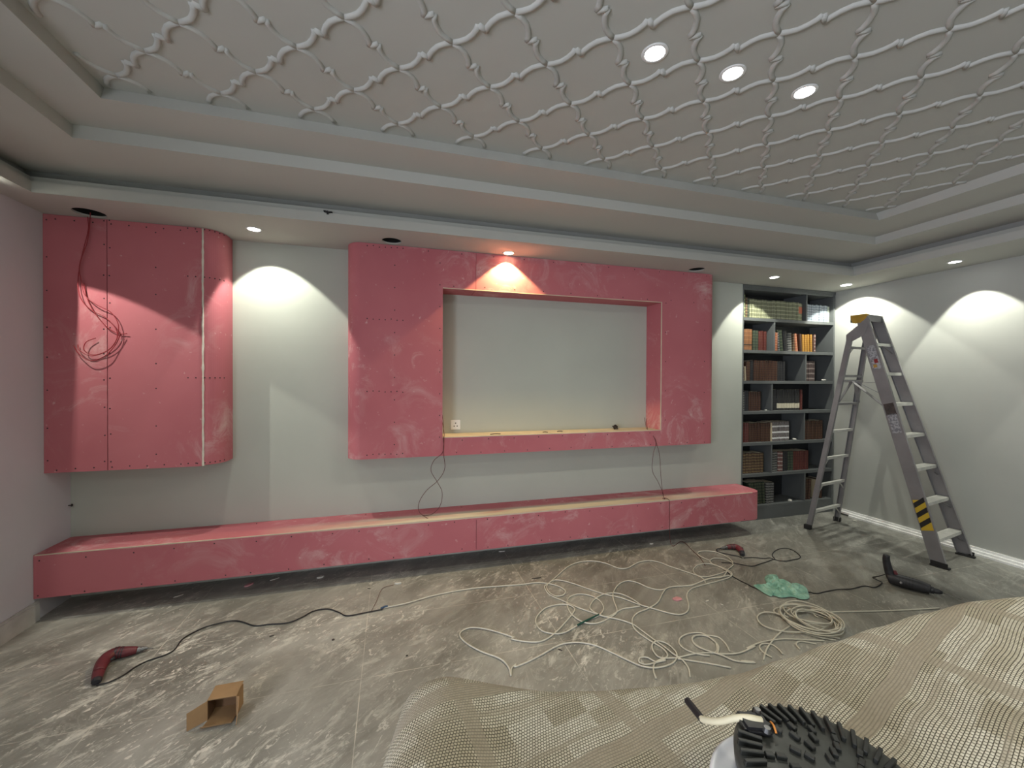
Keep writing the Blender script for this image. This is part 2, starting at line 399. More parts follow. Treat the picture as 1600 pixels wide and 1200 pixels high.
for x, y in ((1.1, -.6), (1.55, -.6), (2.0, -.6), (-.6, -.6), (3.4, -.6)):  # added fill lamps out of view, they raise the general ambient light
    downlight(x, y, ZP, 20, 'added unseen fill downlight on the trellis ceiling behind the camera', (1, .98, .88), 'lens_c', 176, r=.055, rad=.05, blend=1, group='added fill downlights behind the camera')

# black clip on the lip of the soffit
b = bmesh.new(); p = ony(512, 325, 3.262)
bx(b, -.018, .018, -.006, .03, -.006, .004); bx(b, -.006, .006, -.012, .0, -.018, .006)
bx(b, -.028, -.010, -.004, .02, .003, .010); bx(b, .012, .03, .0, .02, -.001, .008)
tag(obj('cable_clip', b, 'black', loc=(p.x, 3.262, 2.862)), 'small black clip on the edge of the ceiling cove', 'clip')

# ================================================================== SCREWS
b = bmesh.new(); cyl(b, (0, 0), .0052, .0042, 0, .0014, 8); bmesh.ops.rotate(b, verts=b.verts, cent=(0, 0, 0), matrix=Matrix.Rotation(PI/2, 3, 'X'))
SCREW = bpy.data.meshes.new('screw'); b.to_mesh(SCREW); b.free(); SCREW.materials.append(M['screw'])
def screw(parent, x, y, z, rz=0):
    o = bpy.data.objects.new('screw', SCREW); COL.objects.link(o); o.parent = parent
    o.location = Vector((x, y, z)); o.rotation_euler = (0, 0, rz)

# ================================================================== LEFT PINK BOX
Y1 = 3.66
lb = thing('pink_wall_box', 'tall pink plasterboard box with one rounded edge in the left corner, on the wall', 'wall panel', (XL, Y1, .989))
def rel(x, y): return (x-XL, y-Y1)
Zb = ZS-.002-.989
pts = [rel(XL+.001, Y1), rel(-1.963, Y1), rel(-1.963, YB-.002), rel(XL+.001, YB-.002)]
b = bmesh.new(); prism(b, pts, 0, Zb); obj('board_panel', b, 'pink', lb)
pts = [rel(-1.958, Y1), rel(-1.380, Y1), rel(-1.380, YB-.002), rel(-1.958, YB-.002)]
b = bmesh.new(); prism(b, pts, 0, Zb); obj('board_panel', b, 'pink2', lb)
b = bmesh.new(); prism(b, [rel(-1.964, Y1+.004), rel(-1.957, Y1+.004), rel(-1.957, Y1+.03), rel(-1.964, Y1+.03)], 0, Zb); obj('board_joint', b, 'seam', lb)
pts = [rel(-1.366, Y1)]+[(p[0]-XL, p[1]-Y1) for p in arc(-1.375, 3.82, .118, .16, -88, 0, 14)]+[rel(-1.257, YB-.002), rel(-1.366, YB-.002)]
b = bmesh.new(); prism(b, pts, 0.008, Zb); obj('curved_board', b, 'pink', lb, False)
# ragged plaster bead in the joint
b = bmesh.new(); zz = 0; ring = None
nz = 90
for i in range(nz+1):
    z = .002+(Zb-.004)*i/nz; wv = .006+.003*mnoise.noise(Vector((0, 1.3, z*25))); off = .002*mnoise.noise(Vector((4, 0, z*9)))
    cx = -1.373-XL+off; yy = -.004-.002*mnoise.noise(Vector((9, 9, z*40)))
    r_ = [b.verts.new((cx-wv, .02, z)), b.verts.new((cx-wv, yy, z)), b.verts.new((cx, yy-.002, z)), b.verts.new((cx+wv, yy, z)), b.verts.new((cx+wv, .02, z))]
    if ring:
        for q in range(4): b.faces.new((ring[q], ring[q+1], r_[q+1], r_[q]))
    ring = r_
pb = obj('plaster_joint', b, 'plaster', lb); pb['label'] = 'ragged cream plaster joint'
for x in (-1.978, -1.945):
    for k in range(10): screw(lb, x-XL+random.uniform(-.003, .003), 0, .08+k*.19+random.uniform(-.02, .02))
for x in (-2.30, -1.67):
    for k in range(8): screw(lb, x-XL, 0, .09+k*.235+random.uniform(-.03, .03))
for k in range(9): screw(lb, .07+k*.105, 0, .022+random.uniform(-.005, .005)); screw(lb, .07+k*.105, 0, Zb-.03)
for z in (.015, .66, 1.42, Zb-.02):
    for a in range(5):
        an = math.radians(-84+a*15); screw(lb, -1.375+.119*math.cos(an)-XL, 3.82+.161*math.sin(an)-Y1, z+.01, math.radians(90)+an)
    for x in (-1.47, -1.42): screw(lb, x-XL, 0, z+.01)

# ================================================================== CENTRE PANEL
YC = 3.65
cp = thing('television_panel', 'wide pink plasterboard wall panel with a large rectangular television recess', 'wall panel', (1.5, YB, .985))
XA, XB, XO0, XO1 = -.36, 3.335, .425, 2.646
ZC0, ZO0, ZO1 = .985, 1.145, 2.453
def cpp(pts): return [(p[0]-1.5, p[1]-YB) for p in pts]
def block(name, pts, z0, z1, m_): b = bmesh.new(); prism(b, cpp(pts), z0-.985, z1-.985); return obj(name, b, m_, cp)
lft = [(XA, YB-.002)]+arc(XA+.115, YC+.14, .115, .14, 180, 270, 12)+[(XO0, YC), (XO0, YB-.002)]
block('board_panel', lft, ZC0, ZS-.002, 'pink2')
rgt = [(XO1, YC)]+arc(XB-.10, YC+.12, .10, .12, 270, 360, 12)+[(XB, YB-.002), (XO1, YB-.002)]
block('board_panel', rgt, ZC0, ZS-.002, 'pink')
block('board_panel', [(XO0, YC), (.717, YC), (.717, YB-.002), (XO0, YB-.002)], ZO1, ZS-.002, 'pink2')
block('board_panel', [(.721, YC), (XO1, YC), (XO1, YB-.002), (.721, YB-.002)], ZO1, ZS-.002, 'pink')
block('board_panel', [(XO0, YC), (XO1, YC), (XO1, YB-.002), (XO0, YB-.002)], ZC0, ZO0, 'pink2')
block('board_joint', [(.716, YC+.003), (.722, YC+.003), (.722, YC+.03), (.716, YC+.03)], ZO1+.001, ZS-.003, 'seam')
lg = block('recess_ledge', [(XO0, YC+.004), (XO1, YC+.004), (XO1, YB-.003), (XO0, YB-.003)], ZO0, ZO0+.003, 'ledge'); lg['label'] = 'bare cream dusty ledge'
b = bmesh.new()
def rb(x0, x1, y0, y1, z0, z1): bx(b, x0-1.5, x1-1.5, y0-YB, y1-YB, z0-.985, z1-.985)
rb(XO1-.001, XO1+.006, YC-.002, YC+.006, ZO0, ZO1+.006); rb(XO0, XO1, YC-.002, YC+.006, ZO1-.001, ZO1+.005)
rb(XO0, XO1, YC-.002, YC+.006, ZO0-.003, ZO0+.004)
o = obj('board_edge', b, 'ledge', cp); o['label'] = 'pale cut board edge'
def sc(x, z, y=YC): screw(cp, x-1.5, y-YB, z-.985)
for z in (1.02, 1.55, 2.16, 2.765):
    for k in range(7): sc(-.20+k*.048, z+random.uniform(-.006, .006))
for k in range(9): sc(.02, 1.1+k*.19); sc(.40, 1.1+k*.19+.05)
for k in range(13): sc(.55+k*.22, 1.0+random.uniform(0, .01)); 
for k in range(9): sc(.6+k*.24, 1.125+random.uniform(-.008, 0))
for k in range(10): sc(.52+k*.28, 2.475+random.uniform(0, .01))
for k in range(11): sc(.3+k*.29, 2.765)
for k in range(5): sc(2.70, 1.25+k*.3); sc(3.18, 1.2+k*.33)

# things on the recess ledge + socket
def crumple(name, p, s, m_, label, cat, seed=0, flat=.6, group=None):
    b = bmesh.new(); bmesh.ops.create_icosphere(b, subdivisions=3, radius=s)
    for v in b.verts:
        n = mnoise.noise(v.co/s*1.7+Vector((seed, 0, 0)))+.5*mnoise.noise(v.co/s*4+Vector((0, seed, 0)))
        v.co *= 1+.55*n; v.co.z *= flat
    lo = min(v.co.z for v in b.verts)
    for v in b.verts: v.co.z -= lo
    return tag(obj(name, b, m_, loc=p), label, cat, group)
ZL = ZO0+.0035
M['rope_dark'] = noisy('dark_clump', (.03, .022, .02), .3, 60, .9)
crumple('dirt_clump', (2.21, 3.80, ZL), .028, 'rope_dark', 'small dark clump of rubbish on the recess ledge', 'rubbish', 3, .7)
M['stick'] = noisy('offcut_dark', (.06, .05, .045), .3, 30, .9)
for (x, y, l, rz, lab) in ((.92, 3.72, .10, .1, 'dark wire offcut on the ledge left of its middle'), (1.42, 3.74, .05, -.2, 'short dark offcut near the middle of the ledge'), (1.58, 3.76, .06, .15, 'dark splinter on the ledge right of its middle')):
    b = bmesh.new(); tube(b, catmull([(-l/2, 0, .004), (0, .006, .006), (l/2, -.003, .004)], 4), .0035, 6)
    o = tag(obj('wire_offcut', b, 'stick', loc=(x, y, ZL)), lab, 'offcut'); o.rotation_euler.z = rz
M['chip'] = noisy('plaster_chip', (.68, .66, .60), .08, 20, .9)
M['pinkchip'] = noisy('pink_board_chip', (.62, .30, .32), .15, 20, .9)
def chip(p, sx_, sy_, h, rz, m_, label, name='plaster_chip', cat='debris', group=None, seed=None):
    rnd = random.Random(seed if seed is not None else label); b = bmesh.new(); n = 6
    pts = [(sx_/2*math.cos(2*PI*i/n+.3)*rnd.uniform(.75, 1.25), sy_/2*math.sin(2*PI*i/n+.3)*rnd.uniform(.75, 1.2)) for i in range(n)]
    prism(b, pts, 0, h); bmesh.ops.bevel(b, geom=b.edges[:], offset=min(h, sx_, sy_)*.12, segments=1, affect='EDGES')
    o = obj(name, b, m_, loc=p); o.rotation_euler.z = rz; return tag(o, label, cat, group)
chip((1.86, 3.70, ZL), .02, .015, .01, .3, 'chip', 'tiny white plaster crumb on the recess ledge')

so = thing('wall_socket', 'white three hole wall socket low on the wall inside the television recess', 'socket', (.577, YB, 1.228))
b = bmesh.new(); bx(b, -.046, .046, -.011, -.001, -.046, .046); bmesh.ops.bevel(b, geom=b.edges[:], offset=.004, segments=2, affect='EDGES'); obj('face_plate', b, 'white', so)
for (hx, hz) in ((0, .016), (-.014, -.012), (.014, -.012)):
    b = bmesh.new(); cyl(b, (0, 0), .0055, .0055, 0, .0012, 14); bmesh.ops.rotate(b, verts=b.verts, cent=(0, 0, 0), matrix=Matrix.Rotation(PI/2, 3, 'X'))
    obj('pin_hole', b, 'hole', so, loc=(hx, -.011, hz))

# ================================================================== BENCH
YN, ZB0, ZB1 = 3.565, .16, .456
XBR = 3.865
be = thing('floating_bench', 'long low pink plasterboard bench floating along the back wall', 'bench', (XL, YB, 0))
out = [(XL+.002, YN), (XBR-.12, YN-.02)]+arc(XBR-.12, YN+.10, .12, .12, -90, 0, 10)+[(XBR, YB-.002), (XL+.002, YB-.002)]
out = [(p[0]-XL, p[1]-YB) for p in out]
b = bmesh.new(); prism(b, out, ZB0, ZB1-.012); obj('board_body', b, 'pink3', be)
M['benchtop'] = (lambda: None)()
def bench_top():
    m = pink('bench_top_board', 5.1); c = bsdf(m).inputs['Base Color'].links[0].from_socket
    v = coords(m); sx_ = N(m, 'ShaderNodeSeparateXYZ'); L(m, v, sx_.inputs[0])
    n = N(m, 'ShaderNodeTexNoise', Scale=2.2, Detail=6.0, Distortion=.6); mp = coords(m, (.5, 2, 1)); L(m, mp, n.inputs['Vector'])
    # bare cream strip along the front half, from the second metre on
    fx = N(m, 'ShaderNodeMapRange'); L(m, sx_.outputs[0], fx.inputs[0]); fx.inputs[1].default_value = 1.3; fx.inputs[2].default_value = 2.3
    fx2 = N(m, 'ShaderNodeMapRange'); L(m, sx_.outputs[0], fx2.inputs[0]); fx2.inputs[1].default_value = 5.8; fx2.inputs[2].default_value = 5.0
    fy = N(m, 'ShaderNodeMapRange'); L(m, sx_.outputs[1], fy.inputs[0]); fy.inputs[1].default_value = -.15; fy.inputs[2].default_value = -.21
    k = mth(m, 'MULTIPLY', mth(m, 'MULTIPLY', fx.outputs[0], fx2.outputs[0]), fy.outputs[0])
    nz_ = ramp(m, n.outputs['Fac'], [(.36, (.3, .3, .3)), (.52, (1, 1, 1))])
    k = mth(m, 'MULTIPLY', k, nz_); c2 = mix(m, k, c, (.62, .54, .42)); L(m, c2, bsdf(m).inputs['Base Color']); return m
M['benchtop'] = bench_top()
b = bmesh.new(); prism(b, out, ZB1-.012, ZB1); obj('top_board', b, 'benchtop', be)
b = bmesh.new(); prism(b, [(p[0]-XL, p[1]-YB) for p in ((XL+.01, YN-.0015), (XBR-.14, YN-.0205), (XBR-.14, YN-.012), (XL+.01, YN+.006))], ZB1-.006, ZB1+.001)
o = obj('board_edge', b, 'ledge', be); o['label'] = 'pale front edge of the bench top'
b = bmesh.new(); bx(b, .05, 5.7, -.045, -.003, .06, ZB0); o = obj('shade_black_bracket', b, 'hole', be)  # black bracket, the shade under the bench is put into its colour
for k in range(24):
    t = k/23; x = .06+t*5.85
    yy = YN-YB-.0005-.02*(x/(XBR-.12-XL))
    screw(be, x+random.uniform(-.03, .03), yy-.001, ZB1-.035+random.uniform(-.008, .008)); screw(be, x+random.uniform(-.05, .05), yy-.001, ZB0+.02+random.uniform(-.005, .008))
for k in range(7): screw(be, .4+k*.85, -.05, ZB1+.0005)
b = bmesh.new(); bx(b, 0, .003, -.001, .001, 0, .26); o = obj('board_joint', b, 'seam', be, loc=(3.03, YN-YB-.0122, ZB0+.01))

# ================================================================== WIRES
M['redwire'] = mat('red_wire', (.30, .022, .03), .45); M['darkwire'] = mat('maroon_wire', (.10, .02, .02), .5)
def Z3(x, y): return (x/2.609, 300+y/2.609)
def wire(name, pix, y, r, m_, parent=None):
    return cable(name, [ony(*p, y) if len(p) == 2 else p for p in pix], r, m_, parent, 6, 6)
hw = thing('hanging_red_wire', 'looped red wires hanging from the hole above the left pink box', 'wire', (-2.0, 3.62, ZS))
def hang(pix, y, nm='wire_strand'):
    P = [ony(*Z3(*p), y)-Vector((-2.0, 3.62, ZS)) for p in pix]
    for i, q in enumerate(P): q.y += .006*math.sin(i*1.9)
    b = bmesh.new(); tube(b, catmull(P, 7), .0028, 6); return obj(nm, b, 'redwire', hw, True)
hang([(358, 84), (355, 105), (362, 150), (345, 220), (322, 300), (318, 380), (335, 440), (372, 482), (430, 512), (478, 565), (470, 612), (430, 650), (372, 668), (325, 645), (315, 622)], 3.640)
hang([(368, 84), (365, 105), (358, 200), (325, 300), (331, 370), (346, 420), (392, 458), (450, 490), (481, 540), (478, 600), (440, 645), (380, 664), (345, 645), (352, 612), (388, 595)], 3.634)
hang([(341, 370), (352, 430), (385, 490), (436, 550), (480, 577), (518, 577)], 3.644)
hang([(492, 576), (470, 620), (430, 668), (370, 688), (320, 660), (300, 625)], 3.628)

def Z4(x, y): return (520+x/2.353, 340+y/2.353)
def drop_pair(origin, strands, label):
    t = thing('hanging_wire', label, 'wire', origin)
    for s in strands:
        P = []
        for p in s: 
            q = ony(*Z4(p[0], p[1]), p[2]) if len(p) == 3 else Vector(p[:3])
            P.append(q-Vector(origin))
        b = bmesh.new(); tube(b, catmull(P, 6), .0025, 6); obj('wire_strand', b, 'darkwire', t, True)
o_ = (.45, 3.64, 1.15)
drop_pair(o_, [
    [(403, 725, 3.80), (407, 770, 3.76), (405, 802, 3.645), (405, 860, 3.640), (372, 893, 3.638), (361, 930, 3.638), (384, 972, 3.638), (402, 1010, 3.64), (395, 1058, 3.66), (365, 1090, 3.67), (330, 1096, 3.68)],
    [(400, 735, 3.82), (410, 795, 3.70), (409, 808, 3.645), (406, 860, 3.636), (412, 920, 3.636), (388, 965, 3.638), (345, 1003, 3.64), (318, 1045, 3.65), (317, 1080, 3.68), (345, 1104, 3.62), (372, 1116, 3.60)]],
    'twisted dark red wires hanging from the left end of the television recess onto the bench')
def gz(u, v): return fl(u, v, .004)
o_ = (2.55, 3.62, 1.15)
tw = thing('hanging_wire', 'dark red wires from the right end of the television recess down to the floor', 'wire', o_)
A = [ony(*Z4(1146, 735), 3.80), ony(*Z4(1155, 778), 3.72), ony(*Z4(1180, 806), 3.644), ony(*Z4(1188, 832), 3.640), ony(*Z4(1178, 870), 3.638), ony(*Z4(1175, 930), 3.636), ony(*Z4(1195, 970), 3.636), ony(*Z4(1213, 1010), 3.636)]
B = [ony(*Z4(1152, 740), 3.78), ony(*Z4(1160, 785), 3.70), ony(*Z4(1184, 812), 3.644), ony(*Z4(1190, 832), 3.636), ony(*Z4(1201, 870), 3.636), ony(*Z4(1205, 930), 3.636), ony(*Z4(1211, 1000), 3.63)]
xq = A[-1].x
tail = [Vector((xq+.0, 3.62, .462)), Vector((xq+.005, 3.58, .461)), Vector((xq+.007, 3.541, .450)), Vector((xq+.008, 3.538, .36)), Vector((xq+.01, 3.538, .20)), Vector((xq+.015, 3.530, .05)), Vector((xq+.03, 3.50, .006))]
A += tail + [gz(1066, 846), gz(1083, 861), gz(1095, 873), gz(1102, 884)]
B += [Vector((xq+.0, 3.62, .463)), Vector((xq-.02, 3.57, .461)), Vector((xq-.03, 3.60, .461))]
for s in (A, B):
    b = bmesh.new(); tube(b, catmull([q-Vector(o_) for q in s], 6), .0025, 6); obj('wire_strand', b, 'darkwire', tw, True)

# nail in the left corner
b = bmesh.new(); cyl(b, (0, 0), .004, .004, 0, .02, 8); cyl(b, (0, 0), .010, .010, .02, .023, 10); bmesh.ops.rotate(b, verts=b.verts, cent=(0, 0, 0), matrix=Matrix.Rotation(PI/2, 3, 'Y'))
tag(obj('nail', b, 'black', loc=(XL, 3.885, .70)), 'dark nail head in the left wall close to the corner above the bench', 'nail')

# ================================================================== BOOKCASE
BX0, BX1, BYF, BYB = 3.940, 5.395, 3.912, 4.24
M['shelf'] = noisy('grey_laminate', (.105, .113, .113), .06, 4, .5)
M['shelf_in_shade'] = noisy('shaded_grey_laminate', (.018, .020, .022), .06, 4, .6)  # darker laminate inside, the bookcase's inner shade is in the colour
bc = thing('bookcase', 'tall dark grey built-in bookcase of seven shelves beside the ladder', 'bookcase', (BX0, BYF, 0))
def bb(name, x0, x1, y0, y1, z0, z1, m_='shelf', bev=.0015):
    return obj(name, (lambda q: q)(box(x0-BX0, x1-BX0, y0-BYF, y1-BYF, z0, z1, bev, 1)), m_, bc)
bb('side_panel', BX0, BX0+.022, BYF, BYB, 0, ZS-.004); bb('side_panel', BX1-.022, BX1, BYF, BYB, 0, ZS-.004)
bb('back_panel', BX0+.022, BX1-.022, BYB-.012, BYB, 0, ZS-.004, 'shelf_in_shade')
bb('top_rail', BX0+.022, BX1-.022, BYF+.004, BYB-.012, 2.728, ZS-.004); bb('cornice_strip', BX0+.0, BX1, BYF-.006, BYF-.0005, 2.752, ZS-.004)
bb('plinth', BX0+.022, BX1-.022, BYF+.002, BYB-.012, 0, .135)
SZ = [2.403, 2.022, 1.659, 1.298, .924, .55, .17]
for k, z in enumerate(SZ): bb('shelf_board', BX0+.0225, BX1-.0225, BYF+.001, BYB-.0125, z-.036, z)
DV = [4.931, 4.427, 4.926, 4.398, 4.913, 4.401, 4.931]
tops = [2.728]+[z-.036 for z in SZ[:-1]]
for z, t_, x in zip(SZ, tops, DV): bb('divider', x-.009, x+.009, BYF+.004, BYB-.0125, z+.0003, t_-.0003)

def book_mat(name, base, band=(.5, .38, .12), freq=9.0, amt=.8, label_=None, lz=(.3, .5)):
    m = mat(name, base, .5); tc = N(m, 'ShaderNodeTexCoord'); s = N(m, 'ShaderNodeSeparateXYZ'); L(m, tc.outputs['Generated'], s.inputs[0])
    oi = N(m, 'ShaderNodeObjectInfo')
    z = s.outputs[2]
    fr = mth(m, 'FRACT', mth(m, 'MULTIPLY', z, freq))
    b1 = mth(m, 'LESS_THAN', mth(m, 'ABSOLUTE', mth(m, 'SUBTRACT', fr, .5)), .13)
    nz_ = N(m, 'ShaderNodeTexNoise', Scale=7.0, Detail=3.0)
    vv = N(m, 'ShaderNodeVectorMath', operation='MULTIPLY'); L(m, tc.outputs['Generated'], vv.inputs[0]); vv.inputs[1].default_value = (3, .2, 6); L(m, vv.outputs[0], nz_.inputs['Vector'])
    g = mth(m, 'GREATER_THAN', nz_.outputs['Fac'], .53)
    k = mth(m, 'MULTIPLY', mth(m, 'MAXIMUM', mth(m, 'MULTIPLY', b1, .9), mth(m, 'MULTIPLY', g, .45)), amt)
    front = mth(m, 'LESS_THAN', s.outputs[1], .2); k = mth(m, 'MULTIPLY', k, front)
    c = mix(m, k, base, band)
    if label_:
        inn = mth(m, 'MULTIPLY', mth(m, 'GREATER_THAN', z, lz[0]), mth(m, 'LESS_THAN', z, lz[1])); c = mix(m, mth(m, 'MULTIPLY', inn, mth(m, 'MULTIPLY', front, .92)), c, label_)
    # page block on top
    pg = mth(m, 'MULTIPLY', mth(m, 'GREATER_THAN', z, .985), mth(m, 'GREATER_THAN', s.outputs[1], .15)); c = mix(m, pg, c, (.55, .5, .38))
    L(m, c, bsdf(m).inputs['Base Color']); return m
BM = {  # brown, red and black bases darkened to carry the lower shelves' shade
 'green_thick': book_mat('book_green_thick', (.04, .06, .03), (.45, .5, .22), 6, 1),
 'maroon_gold': book_mat('book_maroon_gold', (.05, .018, .014), (.26, .20, .09), 7, .9),
 'olive': book_mat('book_olive', (.14, .15, .085), (.44, .44, .28), 5, .8),
 'olive_red': book_mat('book_red_label', (.22, .24, .14), (.46, .46, .30), 5, .8, (.62, .16, .08), (.42, .80)),
 'bluegrey': book_mat('book_blue_grey', (.15, .18, .21), (.45, .50, .55), 7, .8),
 'palegreen': book_mat('book_pale_green', (.30, .35, .28), (.55, .58, .5), 6, .7),
 'tan': book_mat('book_tan', (.20, .085, .035), (.40, .20, .09), 5, .5, (.03, .02, .015), (.23, .29)),
 'dkgreen': book_mat('book_dark_green', (.016, .030, .020), (.15, .16, .09), 7, .6),
 'dkred': book_mat('book_dark_red', (.085, .014, .012), (.14, .05, .03), 7, .6),
 'orange': book_mat('book_orange', (.36, .09, .035), (.50, .34, .22), 7, .7),
 'black_white': book_mat('book_black_white', (.014, .014, .016), (.34, .34, .31), 8, .9),
 'black': book_mat('book_black', (.010, .010, .012), (.05, .05, .05), 8, .4),
 'gold': book_mat('book_gold', (.30, .13, .015), (.50, .30, .05), 9, .8),
 'brown': book_mat('book_brown', (.045, .018, .010), (.12, .060, .028), 7, .6),
 'redwhite': book_mat('book_red_white', (.10, .016, .012), (.42, .38, .34), 5, 1),
 'redbrown': book_mat('book_red_brown', (.035, .012, .009), (.11, .050, .018), 9, .7),
 'lined': book_mat('book_lined', (.03, .012, .012), (.26, .22, .20), 4, .9),
 'cream': book_mat('book_cream', (.50, .42, .28), (.4, .3, .2), 5, .3),
 'creamlabel': book_mat('book_cream_label', (.02, .02, .02), (.05, .05, .05), 8, .3, (.60, .55, .42), (.10, .34)),
 'triple': book_mat('book_triple_white', (.05, .03, .025), (.80, .80, .78), 3.3, 1.0),
}
# one book: rounded spine towards the reader, covers standing proud of the page block
b = bmesh.new(); W_, D_, H_ = 1.0, .17, 1.0
sp = [(.5*math.sin(math.radians(a)), -.012*math.cos(math.radians(a))) for a in range(-90, 91, 30)]
out = [(x, y+.012) for x, y in sp]+[(.5, D_), (.40, D_), (.40, D_-.006), (-.40, D_-.006), (-.40, D_), (-.5, D_)]
prism(b, out, 0, 1.0)
BOOKS = {}
def book_mesh(key):
    if key not in BOOKS:
        if not BOOKS:
            me = bpy.data.meshes.new('book'); b.to_mesh(me); b.free()
        else: me = list(BOOKS.values())[0].copy()
        me.materials.clear(); me.materials.append(BM[key]); BOOKS[key] = me
    return BOOKS[key]
rb_ = random.Random(5)
def put(row, x, w, h, key, label, group=None, lean=0.0, dy=.0):
    o = bpy.data.objects.new('book', book_mesh(key)); COL.objects.link(o)
    w = w*1.06; ww = w*.965 if not lean else w*.92
    o.scale = (ww, 1, h); z = SZ[row]+.0006
    lift = abs(math.sin(lean))*ww/2
    o.location = (x+w/2, BYF+.035+dy+rb_.uniform(0, .012), z+lift); o.rotation_euler = (0, lean, 0)
    tag(o, label, 'book', group); return x+w
ORD = ['first', 'second', 'third', 'fourth', 'fifth', 'sixth', 'seventh', 'eighth', 'ninth', 'tenth', 'eleventh', 'twelfth', 'thirteenth', 'fourteenth']
def run(row, x, ws, h, key, label, group, var=.004, lean=0.0):
    n = len(ws)
    for i, w_ in enumerate(ws):
        lab = label
        if n == 2: lab = ('left one of the pair: ', 'right one of the pair: ')[i]+label
        elif n > 2: lab = (ORD[i]+' from left: ' if i <= (n-1)//2 else (ORD[n-1-i]+' from right: '))+label
        x = put(row, x, w_, h+rb_.uniform(-var, var), key, lab, group, lean)
    return x
X0 = BX0+.025
# row 0
x = put(0, X0, .062, .285, 'green_thick', 'thick tall dark green gilt book at the left end of the top shelf')
x = put(0, x, .030, .245, 'maroon_gold', 'dark maroon gilt book next to the thick green one on the top shelf')
x = put(0, x, .028, .240, 'dkgreen', 'dark green book third from the left on the top shelf')
x = run(0, x, [.0275]*26, .228, 'olive', 'olive book in the long set on the top shelf', 'olive set on the top shelf')
x = run(0, x, [.032]*2, .222, 'olive_red', 'orange-red labelled book beside the top shelf divider', 'red label books on the top shelf')
x = run(0, DV[0]+.011, [.0336]*11, .212, 'bluegrey', 'blue-grey book right of the divider on the top shelf', 'blue-grey set on the top shelf')
x = put(0, x, .034, .205, 'palegreen', 'pale green book at the far right end of the top shelf')
# row 1
x = run(1, X0, [.041]*4, .252, 'tan', 'tan and orange book at the left of the second shelf', 'tan set on the second shelf')
x = run(1, x+.004, [.038]*2, .240, 'dkgreen', 'dark green book beside the tan set, second shelf', 'dark green pair on the second shelf')
x = run(1, x+.004, [.038]*3, .235, 'dkred', 'dark red book left of the divider, second shelf', 'dark red trio on the second shelf')
x = DV[1]+.012
x = run(1, x, [.038]*2, .225, 'orange', 'orange-red book right of the divider, second shelf', 'orange-red pair on the second shelf')
x = put(1, x+.020, .022, .235, 'black_white', 'thin black and white book leaning beside the orange-red pair, second shelf', None, -.10)
x = put(1, x+.016, .040, .262, 'dkgreen', 'tall dark green leaning book, second shelf', None, -.11)
x = put(1, x+.012, .046, .252, 'black', 'plain black leaning book in the middle of the second shelf', None, -.10)
x = put(1, x+.010, .056, .230, 'black_white', 'thick black book with white bands in the middle of the second shelf', None, -.05)
x = put(1, x+.010, .028, .222, 'maroon_gold', 'thin maroon gilt book right of the thick black and white one, second shelf', None, -.05)
x = put(1, x+.016, .046, .225, 'orange', 'leaning bright orange book left of the gold set, second shelf', None, -.12)
x = put(1, x+.012, .038, .222, 'redbrown', 'red-brown leaning book between the bright orange and golden books, second shelf', None, -.08)
x = run(1, x+.008, [.038]*4, .218, 'gold', 'golden yellow book in the set at the right of the second shelf', 'golden set on the second shelf', lean=-.03)
x = run(1, x+.002, [.026]*1, .215, 'brown', 'thin brown book right of the golden set, second shelf', None)
x = put(1, x+.004, .028, .225, 'redwhite', 'dark red book with white spots, last on the right of the second shelf')
# row 2
x = put(2, X0, .046, .240, 'redwhite', 'dark red book with pale spots at the left end of the third shelf')
x = put(2, x+.018, .014, .170, 'cream', 'thin cream leaning booklet on the third shelf', None, -.06)
x = put(2, x+.012, .055, .232, 'brown', 'brown book right of the thin cream booklet, third shelf')
x = put(2, x, .045, .240, 'black', 'black book between brown volumes on the left of the third shelf')
x = run(2, x, [.042]*8, .245, 'redbrown', 'red-brown book in the long set on the third shelf', 'red-brown set on the third shelf')
x = run(2, x, [.040]*3, .240, 'black', 'black book left of the divider, third shelf', 'black trio on the third shelf')
x = run(2, DV[2]+.012, [.037]*5, .250, 'lined', 'dark book with pale lines right of the divider, third shelf', 'lined set on the third shelf')
# row 3
x = run(3, X0, [.030]*2, .235, 'black_white', 'pale marked black book, left end of fourth shelf', 'black and white pair on the fourth shelf')
x = run(3, x, [.030]*2, .240, 'black', 'plain black book left of the brown set, fourth shelf', 'black pair on the fourth shelf')
x = run(3, x, [.034]*5, .228, 'redbrown', 'brown gilt book left of the divider, fourth shelf', 'brown gilt set on the fourth shelf')
x = run(3, DV[3]+.012, [.036]*3, .250, 'black', 'plain black book right of the divider on the fourth shelf', 'plain black books on the fourth shelf')
x = run(3, x, [.038]*9, .252, 'creamlabel', 'black book with a low cream spine label on the fourth shelf', 'cream label set on the fourth shelf')
x = put(3, x+.006, .03, .252, 'dkred', 'dark maroon book at the right end of the cream label set, fourth shelf')
# row 4
x = run(4, X0, [.03]*4, .235, 'dkred', 'dark red book at the left end of the fifth shelf', 'dark red books on the fifth shelf')
x = run(4, x, [.042]*4, .228, 'redbrown', 'brown book in the left middle of the fifth shelf', 'brown books on the fifth shelf')
x = run(4, x, [.036]*4, .222, 'brown', 'reddish book left of the white banded set, fifth shelf', 'reddish books on the fifth shelf')
x = put(4, x, .020, .225, 'cream', 'thin cream book beside the white banded set on the fifth shelf')
x = run(4, x+.002, [.037]*7, .235, 'triple', 'dark book with three bold white bands on the fifth shelf', 'white banded set on the fifth shelf', .001)
x = run(4, DV[4]+.012, [.036]*9, .232, 'brown', 'brown book right of the divider on the fifth shelf', 'brown set on the fifth shelf')
